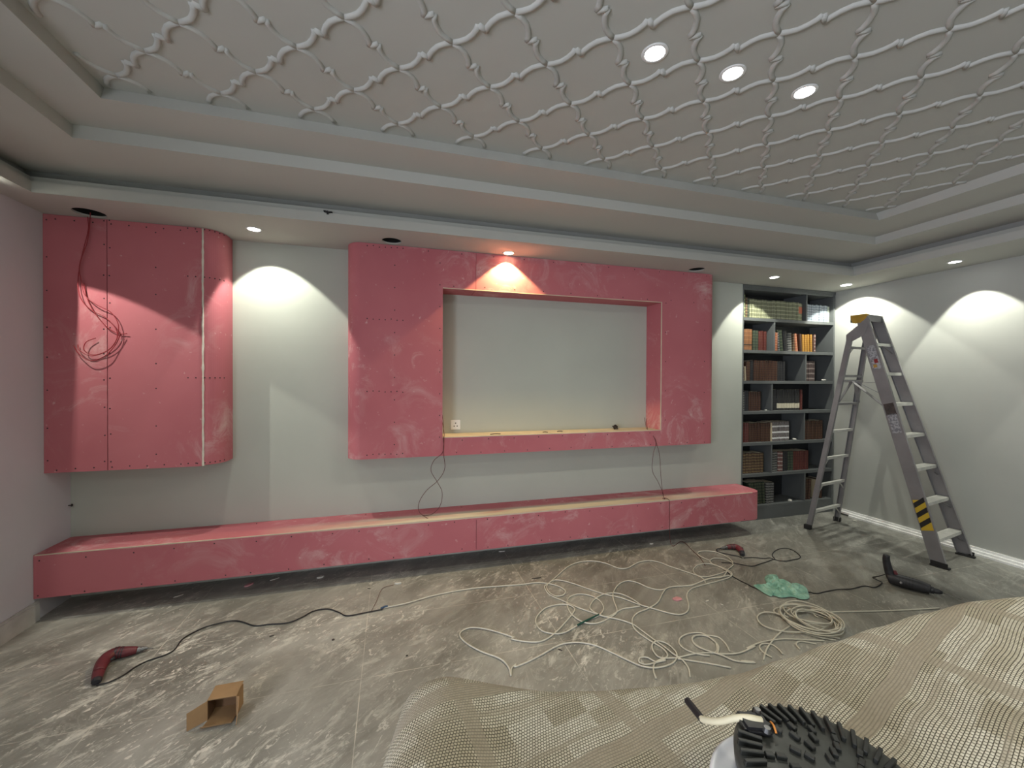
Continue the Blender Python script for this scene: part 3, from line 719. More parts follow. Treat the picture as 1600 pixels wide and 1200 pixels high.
# row 5
x = run(5, X0, [.042]*8, .238, 'maroon_gold', 'dark gilt book left of the divider, sixth shelf', 'gilt set on the sixth shelf')
x = run(5, DV[5]+.012, [.042]*3, .240, 'black_white', 'black book with pale marks right of the divider, sixth shelf', 'pale marked books on the sixth shelf')
x = run(5, x, [.034]*2, .240, 'redwhite', 'red and gold book, middle of sixth shelf', 'red and gold pair on the sixth shelf')
x = run(5, x, [.040]*2, .238, 'black', 'plain black book in the middle of the sixth shelf', 'plain black pair on the sixth shelf')
x = run(5, x, [.038]*2, .236, 'dkgreen', 'dark green book left of the red-brown set, sixth shelf', 'dark green pair on the sixth shelf')
x = run(5, x, [.035]*7, .234, 'dkred', 'red-brown book near the ladder on the sixth shelf', 'red-brown set on the sixth shelf')
# row 6
x = run(6, X0+.15, [.038]*6, .262, 'dkgreen', 'dark green leaning book beside the bench end, bottom shelf', 'leaning green books on the bottom shelf', lean=-.06)
x = run(6, x+.01, [.04]*3, .250, 'black_white', 'black book with pale marks on the bottom shelf', 'pale marked books on the bottom shelf')
x = run(6, DV[6]+.03, [.034]*3, .250, 'brown', 'brown book leaning right of the divider on the bottom shelf', 'brown books on the bottom shelf', lean=.06)
x = put(6, 5.17, .03, .235, 'cream', 'cream book standing alone behind the ladder on the bottom shelf')
x = put(6, 5.23, .04, .245, 'brown', 'brown book at the right end of the bottom shelf')
for (x, k, l, lab) in ((5.28, 2, .05, 'white crumpled scrap at the right end of the third shelf'), (4.335, 3, .03, 'white scrap at the left of the fourth shelf'), (4.80, 4, .045, 'white scrap left of the divider on the fifth shelf'), (4.74, 6, .05, 'white scrap on the floor of the bottom shelf')):
    crumple('paper_scrap', (x, BYF+.02+l*.5, SZ[k]+.001), l*.45, 'chip', lab, 'scrap', k, .45)

# ================================================================== STEPLADDER
M['alu'] = noisy('worn_aluminium', (.27, .265, .27), .14, 5, .48, .35, .05, 40)
M['alu_w'] = noisy('tread_aluminium', (.62, .62, .58), .12, 12, .45, .25)
M['ycap'] = noisy('ochre_plastic', (.42, .25, .03), .2, 12, .6)
M['rubber'] = mat('black_rubber', (.02, .02, .02), .8)
TH = math.radians(10.176)
la = thing('stepladder', 'tall grey aluminium stepladder standing open in front of the bookcase and right wall', 'ladder', (4.969, 2.517, 0), TH)
# local axes: x = width (near side is -x), y = towards the back rails, z up
HL, RUN = 2.351, .665
def fr(s, z, Wb=.581, Wt=.323): return Vector((s*(Wb+(Wt-Wb)*z/HL)/2, RUN*z/HL, z))
BKW, BRUN, BH = .60, 0.0, 2.13
yb0 = 1.075
def bk(s, z): # back rails
    t = z/BH; return Vector((s*(.60+(.36-.60)*t)/2, yb0+(RUN*BH/HL+.150-yb0)*t, z))
def channel(a, b_, wide, deep, side, th=.004, upd=Vector((0, 1, 0))):
    """C-section rail from a to b: web faces +-x, flanges turned inward"""
    bm = bmesh.new(); d = (b_-a).normalized(); s = Vector((1, 0, 0)); s = (s-d*s.dot(d)).normalized(); t = d.cross(s).normalized()
    if t.y < 0: t = -t
    W = wide/2; k = -side
    prof = [(0, -W), (k*deep, -W), (k*deep, -W+th), (k*th, -W+th), (k*th, W-th), (k*deep, W-th), (k*deep, W), (0, W)]
    A = [bm.verts.new(a+s*p+t*q) for p, q in prof]; B = [bm.verts.new(b_+s*p+t*q) for p, q in prof]
    n = len(prof)
    for i in range(n): bm.faces.new((A[i], A[(i+1) % n], B[(i+1) % n], B[i]))
    bm.faces.new(A[::-1]); bm.faces.new(B); bmesh.ops.recalc_face_normals(bm, faces=bm.faces[:]); return bm
RAILW = .102
def frt(s, z): p = fr(s, z); return p
for s in (-1, 1):
    r_ = obj('front_rail', channel(fr(s, .012), fr(s, HL-.03), RAILW, .028, s), 'alu', la)
    if s == -1: front_near = r_
    bm = bmesh.new(); p = fr(s, 0)
    bx(bm, p.x-.004 if s < 0 else p.x-.034, p.x+.034 if s < 0 else p.x+.004, p.y-.066, p.y+.066, 0, .016); 
    bx(bm, p.x-.005, p.x+.005, p.y-.055, p.y+.06, .016, .05)
    bmesh.ops.bevel(bm, geom=bm.edges[:], offset=.003, segments=1, affect='EDGES'); obj('rubber_foot', bm, 'rubber', r_)
    r_ = obj('rear_rail', channel(bk(s, .012), bk(s, BH), .048, .030, s), 'alu', la)
    bm = bmesh.new(); p = bk(s, 0); bx(bm, p.x-.022, p.x+.022, p.y-.034, p.y+.034, 0, .05); bmesh.ops.bevel(bm, geom=bm.edges[:], offset=.004, segments=1, affect='EDGES'); obj('rubber_foot', bm, 'rubber', r_)
for k in range(7):
    z = .235+.305*k*(HL-.235)/(7*.305); z = .235+k*.3023
    a = fr(-1, z); c_ = fr(1, z); bm = bmesh.new(); y0, y1 = a.y-.045, a.y+.045
    bx(bm, a.x+.004, c_.x-.004, y0, y1, z-.005, z); bx(bm, a.x+.004, c_.x-.004, y0, y0+.004, z-.030, z-.005); bx(bm, a.x+.004, c_.x-.004, y1-.004, y1, z-.030, z-.005)
    for q in range(6): bx(bm, a.x+.006, c_.x-.006, y0+.010+q*.0135, y0+.014+q*.0135, z, z+.0015)
    st = obj('step', bm, 'alu_w', la)
    if k < 3 or k == 6:
        for s in (-1, 1):
            bm = bmesh.new(); e = fr(s, z-.10); g = Vector((fr(s, z).x-s*.11, a.y-.02, z-.028)); bar(bm, e+Vector((-s*.006, -.02, 0)), g, .014, .004); obj('brace', bm, 'alu', st)
    zb = z-.02 if k < 6 else z-.02
    if zb < BH-.1:
        a = bk(-1, zb); c_ = bk(1, zb); bm = bmesh.new(); bx(bm, a.x+.004, c_.x-.004, a.y-.017, a.y+.017, zb-.012, zb); bx(bm, a.x+.004, c_.x-.004, a.y-.017, a.y-.013, zb-.026, zb-.012)
        st = obj('rear_rung', bm, 'alu_w' if k < 4 else 'alu', la)  # lower rungs in lighter metal, the light on them is in the colour
        if k in (0, 1, 2, 6):
            for s in ((-1, 1) if k in (0, 1) else (-1,)):
                bm = bmesh.new(); bar(bm, Vector((bk(s, zb-.10).x-s*.006, a.y, zb-.11)), Vector((bk(s, zb).x-s*.10, a.y, zb-.024)), .014, .004); obj('brace', bm, 'alu_w', st)
# top cap with ochre plastic end
p = fr(-1, HL); q = fr(1, HL); yc = p.y+.02
bm = bmesh.new(); bx(bm, p.x+.03, q.x+.012, yc-.075, yc+.085, HL-.012, HL); bx(bm, p.x+.03, q.x+.012, yc-.075, yc-.071, HL-.07, HL-.012); bx(bm, p.x+.03, q.x+.012, yc+.081, yc+.085, HL-.07, HL-.012)
bmesh.ops.bevel(bm, geom=bm.edges[:], offset=.0015, segments=1, affect='EDGES')
capm = obj('top_cap', bm, 'alu', la)
bm = bmesh.new()
pr = [(yc-.078, HL-.02), (yc-.078, HL+.003), (yc+.066, HL+.003), (yc+.062, HL-.045), (yc+.045, HL-.080), (yc-.02, HL-.085), (yc-.06, HL-.05)]
A = [bm.verts.new((p.x-.012, y, z)) for y, z in pr]; B = [bm.verts.new((p.x+.030, y, z)) for y, z in pr]
for i in range(len(pr)): bm.faces.new((A[i], A[(i+1) % len(pr)], B[(i+1) % len(pr)], B[i]))
bm.faces.new(A[::-1]); bm.faces.new(B); bmesh.ops.recalc_face_normals(bm, faces=bm.faces[:]); bmesh.ops.bevel(bm, geom=bm.edges[:], offset=.003, segments=1, affect='EDGES')
o = obj('end_cap', bm, 'ycap', capm); o['label'] = 'ochre plastic end cap'
# hinge plates between front and rear rails
for s in (-1, 1):
    bm = bmesh.new(); a = fr(s, 2.20); b_ = bk(s, BH-.02)
    x_ = a.x+s*.003; pr = [(a.y-.03, 2.24), (a.y+.05, 2.25), (b_.y+.03, BH+.02), (b_.y+.03, BH-.05), (b_.y-.03, BH-.05), (a.y, 2.14)]
    A = [bm.verts.new((x_, y, z)) for y, z in pr]; B = [bm.verts.new((x_+s*.004, y, z)) for y, z in pr]
    for i in range(len(pr)): bm.faces.new((A[i], A[(i+1) % len(pr)], B[(i+1) % len(pr)], B[i]))
    bm.faces.new(A[::-1]); bm.faces.new(B); bmesh.ops.recalc_face_normals(bm, faces=bm.faces[:]); obj('hinge_plate', bm, 'alu', la)
# spreader: folding bars from each rear rail to each front rail + crossing braces
zs_ = 1.60
for s in (-1, 1):
    bm = bmesh.new(); a = bk(s, 1.62)+Vector((-s*.02, -.02, 0)); mid = Vector((0, (a.y+fr(s, 1.62).y)/2+.02, 1.67)); b_ = fr(s, 1.42)+Vector((-s*.02, .04, 0))
    bar(bm, bk(s, 1.42)+Vector((-s*.008, -.02, 0)), Vector((s*.03, bk(0, 1.66).y-.03, 1.66)), .030, .005); obj('spreader_bar', bm, 'alu', la)
    bm = bmesh.new(); bar(bm, Vector((s*.03, bk(0, 1.66).y-.03, 1.66)), fr(s, 1.42)+Vector((-s*.012, .05, 0)), .030, .005); obj('spreader_bar', bm, 'alu', la)
bm = bmesh.new(); bar(bm, bk(-1, 1.645)+Vector((.03, -.03, 0)), fr(-1, 1.645)+Vector((.02, .05, 0)), .008, .004); bx(bm, bk(-1, 1.65).x+.01, bk(1, 1.65).x-.01, bk(0, 1.65).y-.035, bk(0, 1.65).y-.03, 1.65, 1.672); obj('spreader_bar', bm, 'alu', la)
# hazard stripes + instruction stickers on the near front rail
def on_rail(name, z0, z1, w_, m_, label, off=.0012, dy=0.0, parent=None):
    bm = bmesh.new(); a = fr(-1, z0); b_ = fr(-1, z1); d = (b_-a).normalized(); t = Vector((0, 1, 0)); t = (t-d*t.dot(d)).normalized(); nrm = t.cross(d).normalized()
    if nrm.x > 0: nrm = -nrm
    vs = []
    for o_ in (off*.2, off):
        vs.append([bm.verts.new(p_+t*(q_*w_/2+dy)+nrm*o_) for p_, q_ in ((a, -1), (a, 1), (b_, 1), (b_, -1))])
    for i in range(4): bm.faces.new((vs[0][i], vs[0][(i+1) % 4], vs[1][(i+1) % 4], vs[1][i]))
    bm.faces.new(vs[1]); bm.faces.new(vs[0][::-1]); bmesh.ops.recalc_face_normals(bm, faces=bm.faces[:])
    o = obj(name, bm, m_, parent or front_near); o['label'] = label; return o
M['hy'] = mat('hazard_yellow', (.62, .42, .03), .5); M['hk'] = mat('hazard_black', (.015, .015, .015), .5)
on_rail('hazard_sticker', .30, .56, .086, 'hy', 'yellow and black striped sticker')
for k in range(3):
    bm = bmesh.new(); z = .335+k*.085
    def rp(zz, q): 
        a = fr(-1, zz); d = (fr(-1, 1)-fr(-1, 0)).normalized(); t = Vector((0, 1, 0)); t = (t-d*t.dot(d)).normalized(); nrm = t.cross(d).normalized(); nrm = -nrm if nrm.x > 0 else nrm
        return a+t*q*.043+nrm*.0018
    f4 = [rp(z+.035, -1), rp(z-.015, 1), rp(z+.027, 1), rp(z+.077, -1)]
    f4 = [bm.verts.new(v_) for v_ in f4]; bm.faces.new(f4); o = obj('black_stripe', bm, 'hk', front_near)
def label_mat():
    m = mat('worn_label', (.5, .5, .52), .6); v = coords(m, (60, 60, 60)); n = N(m, 'ShaderNodeTexNoise', Scale=1.0, Detail=3.0); L(m, v, n.inputs['Vector'])
    c = ramp(m, n.outputs['Fac'], [(.42, (.20, .20, .22)), (.55, (.42, .42, .44))]); L(m, c, bsdf(m).inputs['Base Color']); return m
M['label'] = label_mat()
M['grime'] = noisy('grime', (.07, .055, .05), .5, 25, .9); M['lr'] = mat('label_red', (.30, .03, .03), .5); M['lo'] = mat('label_ochre', (.45, .26, .05), .5)
on_rail('instruction_sticker', 1.78, 2.02, .07, 'label', 'worn pale instruction sticker')
on_rail('warning_square', 1.84, 1.88, .03, 'lr', 'red mark on the sticker', .0018, -.008); on_rail('warning_square', 1.80, 1.83, .03, 'lo', 'ochre mark on the sticker', .0018, .010)
on_rail('instruction_sticker', 1.16, 1.34, .07, 'label', 'lower worn pale sticker'); on_rail('grime_patch', 1.33, 1.44, .08, 'grime', 'dark grime above the lower sticker')

# ================================================================== CABLES ON THE FLOOR
M['cablew'] = noisy('dirty_white_cable', (.58, .56, .48), .08, 20, .5); M['cablek'] = mat('black_cable', (.018, .018, .02), .5)
M['tape_g'] = mat('dark_green_tape', (.01, .07, .05), .4); M['tape_b'] = mat('blue_tape', (.03, .07, .14), .4)
def z3(x, y): return (800+x/4.2105, 860+y/4.2105)
def z8(x, y): return (600+x/1.6, 800+y/1.6)
def z4(x, y): return (1140+x/5, 920+y/5)
def z7(x, y): return (x/2.2857, 760+y/2.2857)
def zb(x, y): return (1090+x/8, 840+y/8)
def zc(x, y): return (1340+x/8.889, 840+y/8.889)
RC = .0048
def run_pts(pts, r=RC, seed=0):
    out = []
    for i, (f_, a, b_) in enumerate(pts):
        p = fl(*f_(a, b_)); p.z = r+.0005+.006*max(0, mnoise.noise(Vector((i*.37+seed, seed, 0)))+.2); out.append(p)
    return out
def ms(f_, L_): return [(f_, a, b_) for a, b_ in L_]
wc = thing('extension_cable', 'long dirty white cable lying tangled in loops across the floor', 'cable', fl(1000, 950))
W0 = Vector(wc.location)
def strand(pts, seed=0, r=RC, m_='cablew', parent=None, name='cable_run', dz=0):
    P = run_pts(pts, r, seed); pr = parent or wc; o0 = Vector(pr.location)
    b_ = bmesh.new(); tube(b_, catmull([p-o0+Vector((0, 0, dz)) for p in P], 6), r, 7); return obj(name, b_, m_, pr, True)
strand(ms(z8, [(0, 242), (60, 230), (130, 210), (220, 193), (300, 186), (350, 182)])+ms(z3, [(150, 218), (220, 220), (300, 238), (348, 270), (340, 298), (290, 306), (245, 280), (228, 240), (265, 205), (320, 203), (400, 222), (500, 257), (610, 292), (720, 318), (830, 360), (940, 392), (1040, 420), (1110, 428), (1155, 405), (1162, 360), (1150, 300), (1180, 258), (1260, 230), (1350, 207), (1430, 182), (1446, 158), (1400, 125), (1330, 98), (1302, 75), (1330, 56), (1400, 62), (1455, 95), (1420, 130), (1385, 180), (1300, 190), (1240, 210), (1180, 235), (1080, 240), (1020, 255), (990, 290), (960, 345), (900, 385), (830, 415), (795, 450), (795, 500), (830, 545), (915, 605), (990, 650), (1022, 690), (1010, 715), (960, 705), (925, 660), (925, 625), (960, 605), (1020, 620), (1070, 665), (1085, 705), (1060, 745), (1000, 770), (930, 780), (850, 770), (760, 730), (660, 680), (560, 635), (470, 615), (380, 615), (300, 635), (200, 690), (100, 740), (20, 772)])+ms(z8, [(330, 384), (319, 394), (317, 412), (312, 392), (290, 370), (240, 350), (200, 325), (190, 305), (215, 292), (260, 297), (320, 315)])+ms(z3, [(0, 590), (100, 608), (190, 605), (270, 560), (340, 490), (400, 420), (410, 390), (370, 365), (300, 362), (220, 385), (165, 440), (160, 490), (200, 535), (280, 555), (350, 545), (420, 505), (500, 465), (570, 435), (602, 390), (580, 340), (520, 305), (440, 292), (380, 310), (362, 350), (375, 400), (410, 445), (470, 480), (550, 485), (620, 460), (690, 410), (670, 340), (665, 290), (700, 230), (760, 205), (830, 220), (900, 250), (980, 265), (1050, 245), (1180, 232), (1300, 190), (1400, 175), (1442, 165), (1410, 145), (1360, 160), (1280, 180), (1220, 170), (1192, 135), (1225, 98), (1300, 92), (1380, 122), (1440, 160)]), 0)
strand(ms(z3, [(1272, 218), (1262, 195), (1220, 170), (1130, 140), (1040, 110), (970, 82), (900, 72), (830, 85), (760, 120), (700, 120), (620, 90), (540, 75), (450, 80), (370, 110), (300, 170), (250, 215), (216, 240), (222, 265), (250, 298), (330, 335), (430, 380), (530, 415), (600, 440), (700, 460), (790, 490), (850, 530), (930, 590), (1000, 640), (1060, 690), (1120, 730), (1160, 780), (1172, 840)]), 2)
strand(ms(z3, [(1300, 70), (1240, 45), (1222, 20), (1260, 8), (1340, 15), (1420, 50), (1455, 85)]), 11)
strand(ms(z3, [(842, 372), (790, 380), (720, 392), (640, 440), (580, 435), (525, 402), (513, 370), (545, 325), (610, 292), (700, 288), (780, 320), (845, 362)]), 4)
strand(ms(z3, [(948, 850), (930, 790), (945, 745), (1000, 718), (1090, 712), (1190, 690), (1300, 680), (1400, 688), (1500, 680), (1600, 635)])+ms(z4, [(130, 475), (220, 435), (320, 412), (430, 400), (560, 405), (740, 415)]), 6)
strand(ms(z3, [(1010, 722), (945, 745), (880, 757), (838, 745), (842, 718), (890, 713), (945, 738), (1010, 730)]), 7)
strand(ms(z3, [(1350, 690), (1358, 640), (1310, 590), (1250, 552), (1170, 552), (1110, 580), (1102, 620), (1150, 662), (1230, 690), (1300, 700)]), 8)
strand(ms(z3, [(1432, 672), (1405, 620), (1350, 575), (1240, 565), (1190, 580), (1195, 615), (1250, 650), (1330, 678), (1350, 650), (1330, 600), (1270, 568), (1210, 568), (1186, 595), (1215, 635), (1290, 670), (1380, 700), (1470, 735), (1600, 745)])+ms(z4, [(90, 570), (190, 580)]), 9)
strand(ms(z3, [(1090, 720), (1200, 735), (1320, 755), (1440, 780)]), 10)
strand(ms(z4, [(470, 300), (400, 350), (340, 410), (290, 480), (265, 565)]), 12)
strand(ms(z4, [(330, 545), (265, 505), (234, 462), (258, 438), (320, 440), (372, 470), (415, 520)]), 13)
strand(ms(z4, [(550, 482), (520, 442), (548, 420), (610, 425), (680, 440)]), 14)
o = strand(ms(z3, [(430, 502), (500, 468), (572, 433)]), 3, .0062, 'tape_g', None, 'tape_wrap', .003); o['label'] = 'dark green tape round a cable splice'
o = strand(ms(z8, [(-8, 245), (0, 242), (9, 239.5)]), 0, .0070, 'tape_b', None, 'tape_wrap', .002); o['label'] = 'blue tape on the joint with the black cord'
# coil beside the rug
co = thing('cable_coil', 'round coil of dirty white cable lying on the floor next to the draped rug', 'cable', fl(1268, 972))
rc_ = random.Random(3); C0 = Vector(co.location); C0.z = 0
P = []
for k in range(9*24):
    a = 2*PI*k/24; t = k/(9*24); ring = .150+.035*math.sin(a*.37+1)+.018*math.sin(a*1.31)+.01*rc_.uniform(-1, 1)*0
    P.append(Vector((ring*math.cos(a)+.025*math.sin(a*.21), ring*.98*math.sin(a)+.02*math.cos(a*.17), .006+.045*t+.006*math.sin(a*2.3))))
b_ = bmesh.new(); tube(b_, catmull(P, 3), RC, 7); obj('cable_turns', b_, 'cablew', co, True)
P = [Vector((.12*math.cos(a*.3)+.02, .09*math.sin(a*.3), .03+.01*math.sin(a))) for a in range(0, 40)]
b_ = bmesh.new(); tube(b_, catmull(P, 4), RC, 7); obj('cable_turns', b_, 'cablew', co, True)
def cstr(L_, seed, dz=0.0): return strand(ms(z4, L_), seed, parent=co, name='cable_run', dz=dz)
cstr([(420, 230), (370, 215), (345, 190), (370, 170), (440, 166), (500, 190)], 21, .012)
cstr([(460, 240), (400, 218), (300, 200), (240, 208), (216, 240), (250, 295), (330, 330), (430, 352), (560, 356), (690, 342), (770, 305)], 22, .008)
cstr([(690, 230), (660, 205), (720, 194), (900, 186), (1200, 178), (1440, 168), (1640, 158)], 23)
cstr([(560, 345), (640, 372), (740, 395), (830, 410)], 24); cstr([(600, 345), (700, 368), (860, 395)], 25)

# ================================================================== POWER TOOLS
M['red'] = noisy('dusty_red_plastic', (.13, .020, .028), .25, 14, .45); M['metal'] = mat('steel', (.22, .22, .22), .4, .9); M['kplast'] = noisy('dusty_black_plastic', (.022, .022, .028), .35, 20, .5)
def drill(name, label, body_pix, rb, chuck_pix, bit_pix, m_body, m_grip, flat=.8, grip=3, f_=None, lift=0):
    """body_pix: butt -> handle -> motor housing, pixels on the floor"""
    P = [fl(*p) for p in body_pix]; o0 = P[0].copy(); t = thing(name, label, 'power tool', (o0.x, o0.y, 0))
    o0.z = 0; zmid = max(rb)*flat
    B = catmull([p-o0 for p in P], 6); n = len(B); R_ = []
    for i in range(n):
        u = i/(n-1)*(len(rb)-1); k = min(int(u), len(rb)-2); R_.append(rb[k]+(rb[k+1]-rb[k])*(u-k))
    for i, q in enumerate(B): q.z = max(R_[i]*flat, .004)+.001
    b_ = bmesh.new(); e0 = (B[0]-B[1]).normalized(); tube(b_, [B[0]-e0*.012, B[0]+e0*.006, B[0]+e0*.014], [R_[0]*1.08, R_[0]*1.05, R_[0]*.8], 16, flat, Vector((0, 0, 1))); obj('butt_cap', b_, 'kplast', t)
    c_ = int(n*grip/10)
    up_ = Vector((0, 0, 1))
    b_ = bmesh.new(); tube(b_, B[c_-1:], R_[c_-1:], 16, flat, up_); obj('motor_housing', b_, m_body, t, True)
    b_ = bmesh.new(); tube(b_, B[:c_], [r*1.02 for r in R_[:c_]], 16, flat, up_); g = obj('handle', b_, m_grip, t, True)
    # cooling ribs around the housing
    for k in range(4):
        i = int(n*(.62+.05*k)); b_ = bmesh.new(); d = (B[i+1]-B[i]).normalized()
        tube(b_, [B[i]-d*.002, B[i]+d*.002], [R_[i]*1.05]*2, 16, flat, up_); obj('cooling_rib', b_, 'kplast', t)
    i = int(n*.42); b_ = bmesh.new(); d = (B[i+1]-B[i]).normalized(); s = Vector((0, 0, 1)).cross(d)
    e = B[i]-s*R_[i]*.9; tube(b_, [e-d*.02, e-s*.010, e+d*.018], [.005, .009, .006], 8); obj('trigger', b_, 'kplast', t, True)
    c0 = B[-1]; c1 = fl(*chuck_pix)-o0; c1.z = c0.z*.85; d = (c1-c0); l = d.length; d.normalize(); r0 = R_[-1]*.8
    b_ = bmesh.new(); tube(b_, [c0-d*.003, c0+d*l*.3, c0+d*l*.32, c0+d*l*.6, c0+d*l*.62, c1], [r0, r0, r0*.82, r0*.8, r0*.62, r0*.45], 16); obj('chuck', b_, 'metal', t, False)
    c2 = fl(*bit_pix)-o0; c2.z = .004; b_ = bmesh.new(); tube(b_, [c1-d*.004, c1+(c2-c1)*.8, c2], [.0032, .003, .001], 8); obj('bit', b_, 'metal', t, True)
    return t
drill('electric_drill', 'dark red electric drill lying on the left part of the floor', [(151, 1069), (155, 1055), (163, 1040), (178, 1030), (195, 1026), (214, 1021)],
      [.021, .027, .032, .036, .036, .031, .022], (231, 1016.5), (240, 1014), 'red', 'red', .85, 2)
drill('electric_drill', 'small dark red electric drill lying on the floor beyond the tangled white cable', [(1160, 869), (1158, 864), (1152, 859.5), (1143, 858), (1136, 858)],
      [.020, .024, .030, .032, .028, .022], (1126, 859.5), (1121, 861), 'red', 'kplast', .8, 2)
# black drill, standing on its housing with the grip pointing up
bd = thing('electric_drill', 'black electric drill with its grip standing up, on the floor in front of the ladder', 'power tool', fl(1392, 914))
o0 = Vector(bd.location); dirn = (fl(1478, 936)-fl(1392, 914)); LN = dirn.length; dirn.normalize()
A = [(.0, .056), (.10, .052), (.20, .049), (.26, .042)]
b_ = bmesh.new(); tube(b_, catmull([dirn*(s*LN/.36)+Vector((0, 0, z)) for s, z in [(-.022, .054)]+A], 6), [.038+.010*math.sin(PI*min(1, i/24*1.1)) for i in range(25)], 18, 1.0, Vector((0, 0, 1))); obj('motor_housing', b_, 'kplast', bd, True)
H_ = [(.005, .055), (-.01, .10), (-.022, .15), (-.030, .20), (-.028, .235)]
b_ = bmesh.new(); tube(b_, catmull([dirn*s+Vector((0, 0, z)) for s, z in H_], 6), [.033-.011*i/24 for i in range(25)], 14, 1.0, dirn); hd = obj('handle', b_, 'kplast', bd, True)
b_ = bmesh.new(); tube(b_, catmull([dirn*s+Vector((0, 0, z)) for s, z in [(.020, .125), (.026, .10), (.040, .082)]], 5), [.010, .012, .013, .014, .015, .016, .016, .015, .014, .012, .010], 10); obj('trigger', b_, 'red', hd, True)
c0 = dirn*(.26*LN/.36)+Vector((0, 0, .042))
b_ = bmesh.new(); tube(b_, [c0, c0+dirn*.02, c0+dirn*.022, c0+dirn*.05, c0+dirn*.068], [.027, .026, .021, .018, .010], 16); obj('chuck', b_, 'kplast', bd)
b_ = bmesh.new(); e = c0+dirn*.066; tube(b_, [e, e+dirn*.10+Vector((0, 0, -.018))], [.003, .002], 8); o = obj('bit', b_, 'metal', bd, True)
for k in range(5):
    c_ = dirn*((.06+.022*k)*LN/.36)+Vector((0, 0, .053)); b_ = bmesh.new(); tube(b_, [c_-dirn*.002, c_+dirn*.002], [.0485]*2, 18, 1, Vector((0, 0, 1))); obj('cooling_rib', b_, 'black', bd)
b_ = bmesh.new(); s = dirn.cross(Vector((0, 0, 1))); c_ = dirn*.06+Vector((0, 0, .055))+s*.045; tube(b_, [c_, c_+s*.004], [.010, .008], 12); obj('badge', b_, 'label', bd)

def cord(name, pts, label, r=.0042, extra_start=None, extra_end=None, m_='cablek', seed=0):
    P = run_pts(pts, r, seed)
    if extra_end: P += extra_end
    if extra_start: P = extra_start+P
    o0 = P[0].copy(); o0.z = 0; b_ = bmesh.new(); tube(b_, catmull([p-o0 for p in P], 6), r, 7)
    return tag(obj(name, b_, m_, None, True, loc=o0), label, 'cable')
cord('power_cord', ms(z7, [(345, 714), (390, 705), (440, 680), (480, 650), (530, 625), (590, 605), (625, 585), (650, 550), (690, 525), (740, 505), (820, 485), (860, 485), (910, 500), (960, 495), (1030, 490), (1080, 470), (1120, 448), (1170, 440), (1210, 452), (1240, 465), (1300, 455), (1350, 445), (1366, 442)]), 'black cord winding from the left red drill to the white cable')
cord('power_cord', ms(zb, [(560, 262), (500, 242), (420, 225), (330, 205), (262, 190), (238, 172), (245, 148), (290, 140)]), 'black cord looped around the small red drill', seed=3)
cord('power_cord', ms(zb, [(575, 262), (650, 255), (720, 255), (790, 265), (850, 270), (900, 262), (960, 278), (1030, 295), (1110, 300), (1180, 285), (1260, 270), (1285, 245), (1250, 205), (1190, 165), (1120, 140), (1050, 140), (980, 165), (940, 200), (935, 235), (965, 270), (930, 285), (860, 312), (780, 335), (710, 360), (640, 362), (550, 345), (455, 328), (380, 322), (300, 318)]), 'thin black cord making one open loop to the right of the small red drill', r=.0036, seed=4)
q0 = Vector(bd.location); q0.z = 0
cord('power_cord', ms(zb, [(330, 400), (420, 480), (520, 540), (620, 590), (700, 630), (850, 680), (1050, 700), (1250, 690), (1390, 690), (1450, 705), (1510, 705), (1600, 685), (1750, 665), (1900, 655)])+ms(zc, [(0, 700), (60, 686), (130, 685), (220, 700), (290, 680), (335, 630)]), 'black cord running under the green bag to the black drill',
     extra_end=[q0+Vector((-.05, .10, .02)), q0+Vector((-.045, .06, .05)), q0-dirn*.036+Vector((0, .0, .075))], seed=5)

# ================================================================== GREEN BAG
def bag_mat():
    m = mat('thin_green_film', (.22, .52, .42), .35); b0 = bsdf(m); b0.inputs['Transmission Weight'].default_value = 0.0
    v = coords(m); n = N(m, 'ShaderNodeTexNoise', Scale=16.0, Detail=5.0); L(m, v, n.inputs['Vector'])
    c = ramp(m, n.outputs['Fac'], [(.3, (.17, .43, .34)), (.7, (.42, .70, .58))]); L(m, c, b0.inputs['Base Color'])
    a = ramp(m, n.outputs['Fac'], [(.3, (.72, .72, .72)), (.7, (.95, .95, .95))]); L(m, a, b0.inputs['Alpha']); return m
M['bag'] = bag_mat()
outl = [(700, 615), (740, 605), (860, 595), (835, 520), (880, 475), (985, 475), (1000, 530), (1120, 560), (1210, 615), (1265, 592), (1350, 630), (1380, 690), (1395, 770), (1300, 785), (1180, 752), (1050, 765), (940, 735), (920, 750), (820, 700)]
O_ = [fl(*zb(*p)) for p in outl]; cen = sum(O_, Vector())/len(O_)
bm = bmesh.new(); OO = catmull(O_, 3, True); nr = 14; rings = []
for k in range(nr+1):
    t = k/nr; ring = []
    for i, p in enumerate(OO):
        q = cen+(p-cen)*(1-t*.97)-cen; hgt = .032*(1-(1-t)**2.2)
        nn = .9*abs(mnoise.noise(Vector((q.x*16, q.y*12, 2)))); n2 = abs(mnoise.noise(Vector((q.x*45, q.y*30, 5))))-.2
        q.z = .009+hgt*(.35+1.5*nn)+.022*n2*min(1, t*3)+(.004 if t > 0 else 0); q.z = max(q.z, .006); ring.append(bm.verts.new(q))
    rings.append(ring)
for a, b_ in zip(rings, rings[1:]):
    for i in range(len(a)): bm.faces.new((a[i], a[(i+1) % len(a)], b_[(i+1) % len(a)], b_[i]))
bm.faces.new(rings[-1])
cen.z = 0
bg = obj('plastic_bag', bm, 'bag', None, False, loc=cen); sm = bg.modifiers.new('thick', 'SOLIDIFY'); sm.thickness = .0015; sm.offset = 1
tag(bg, 'crumpled thin pale green plastic bag flat on the floor left of the black drill', 'plastic bag')

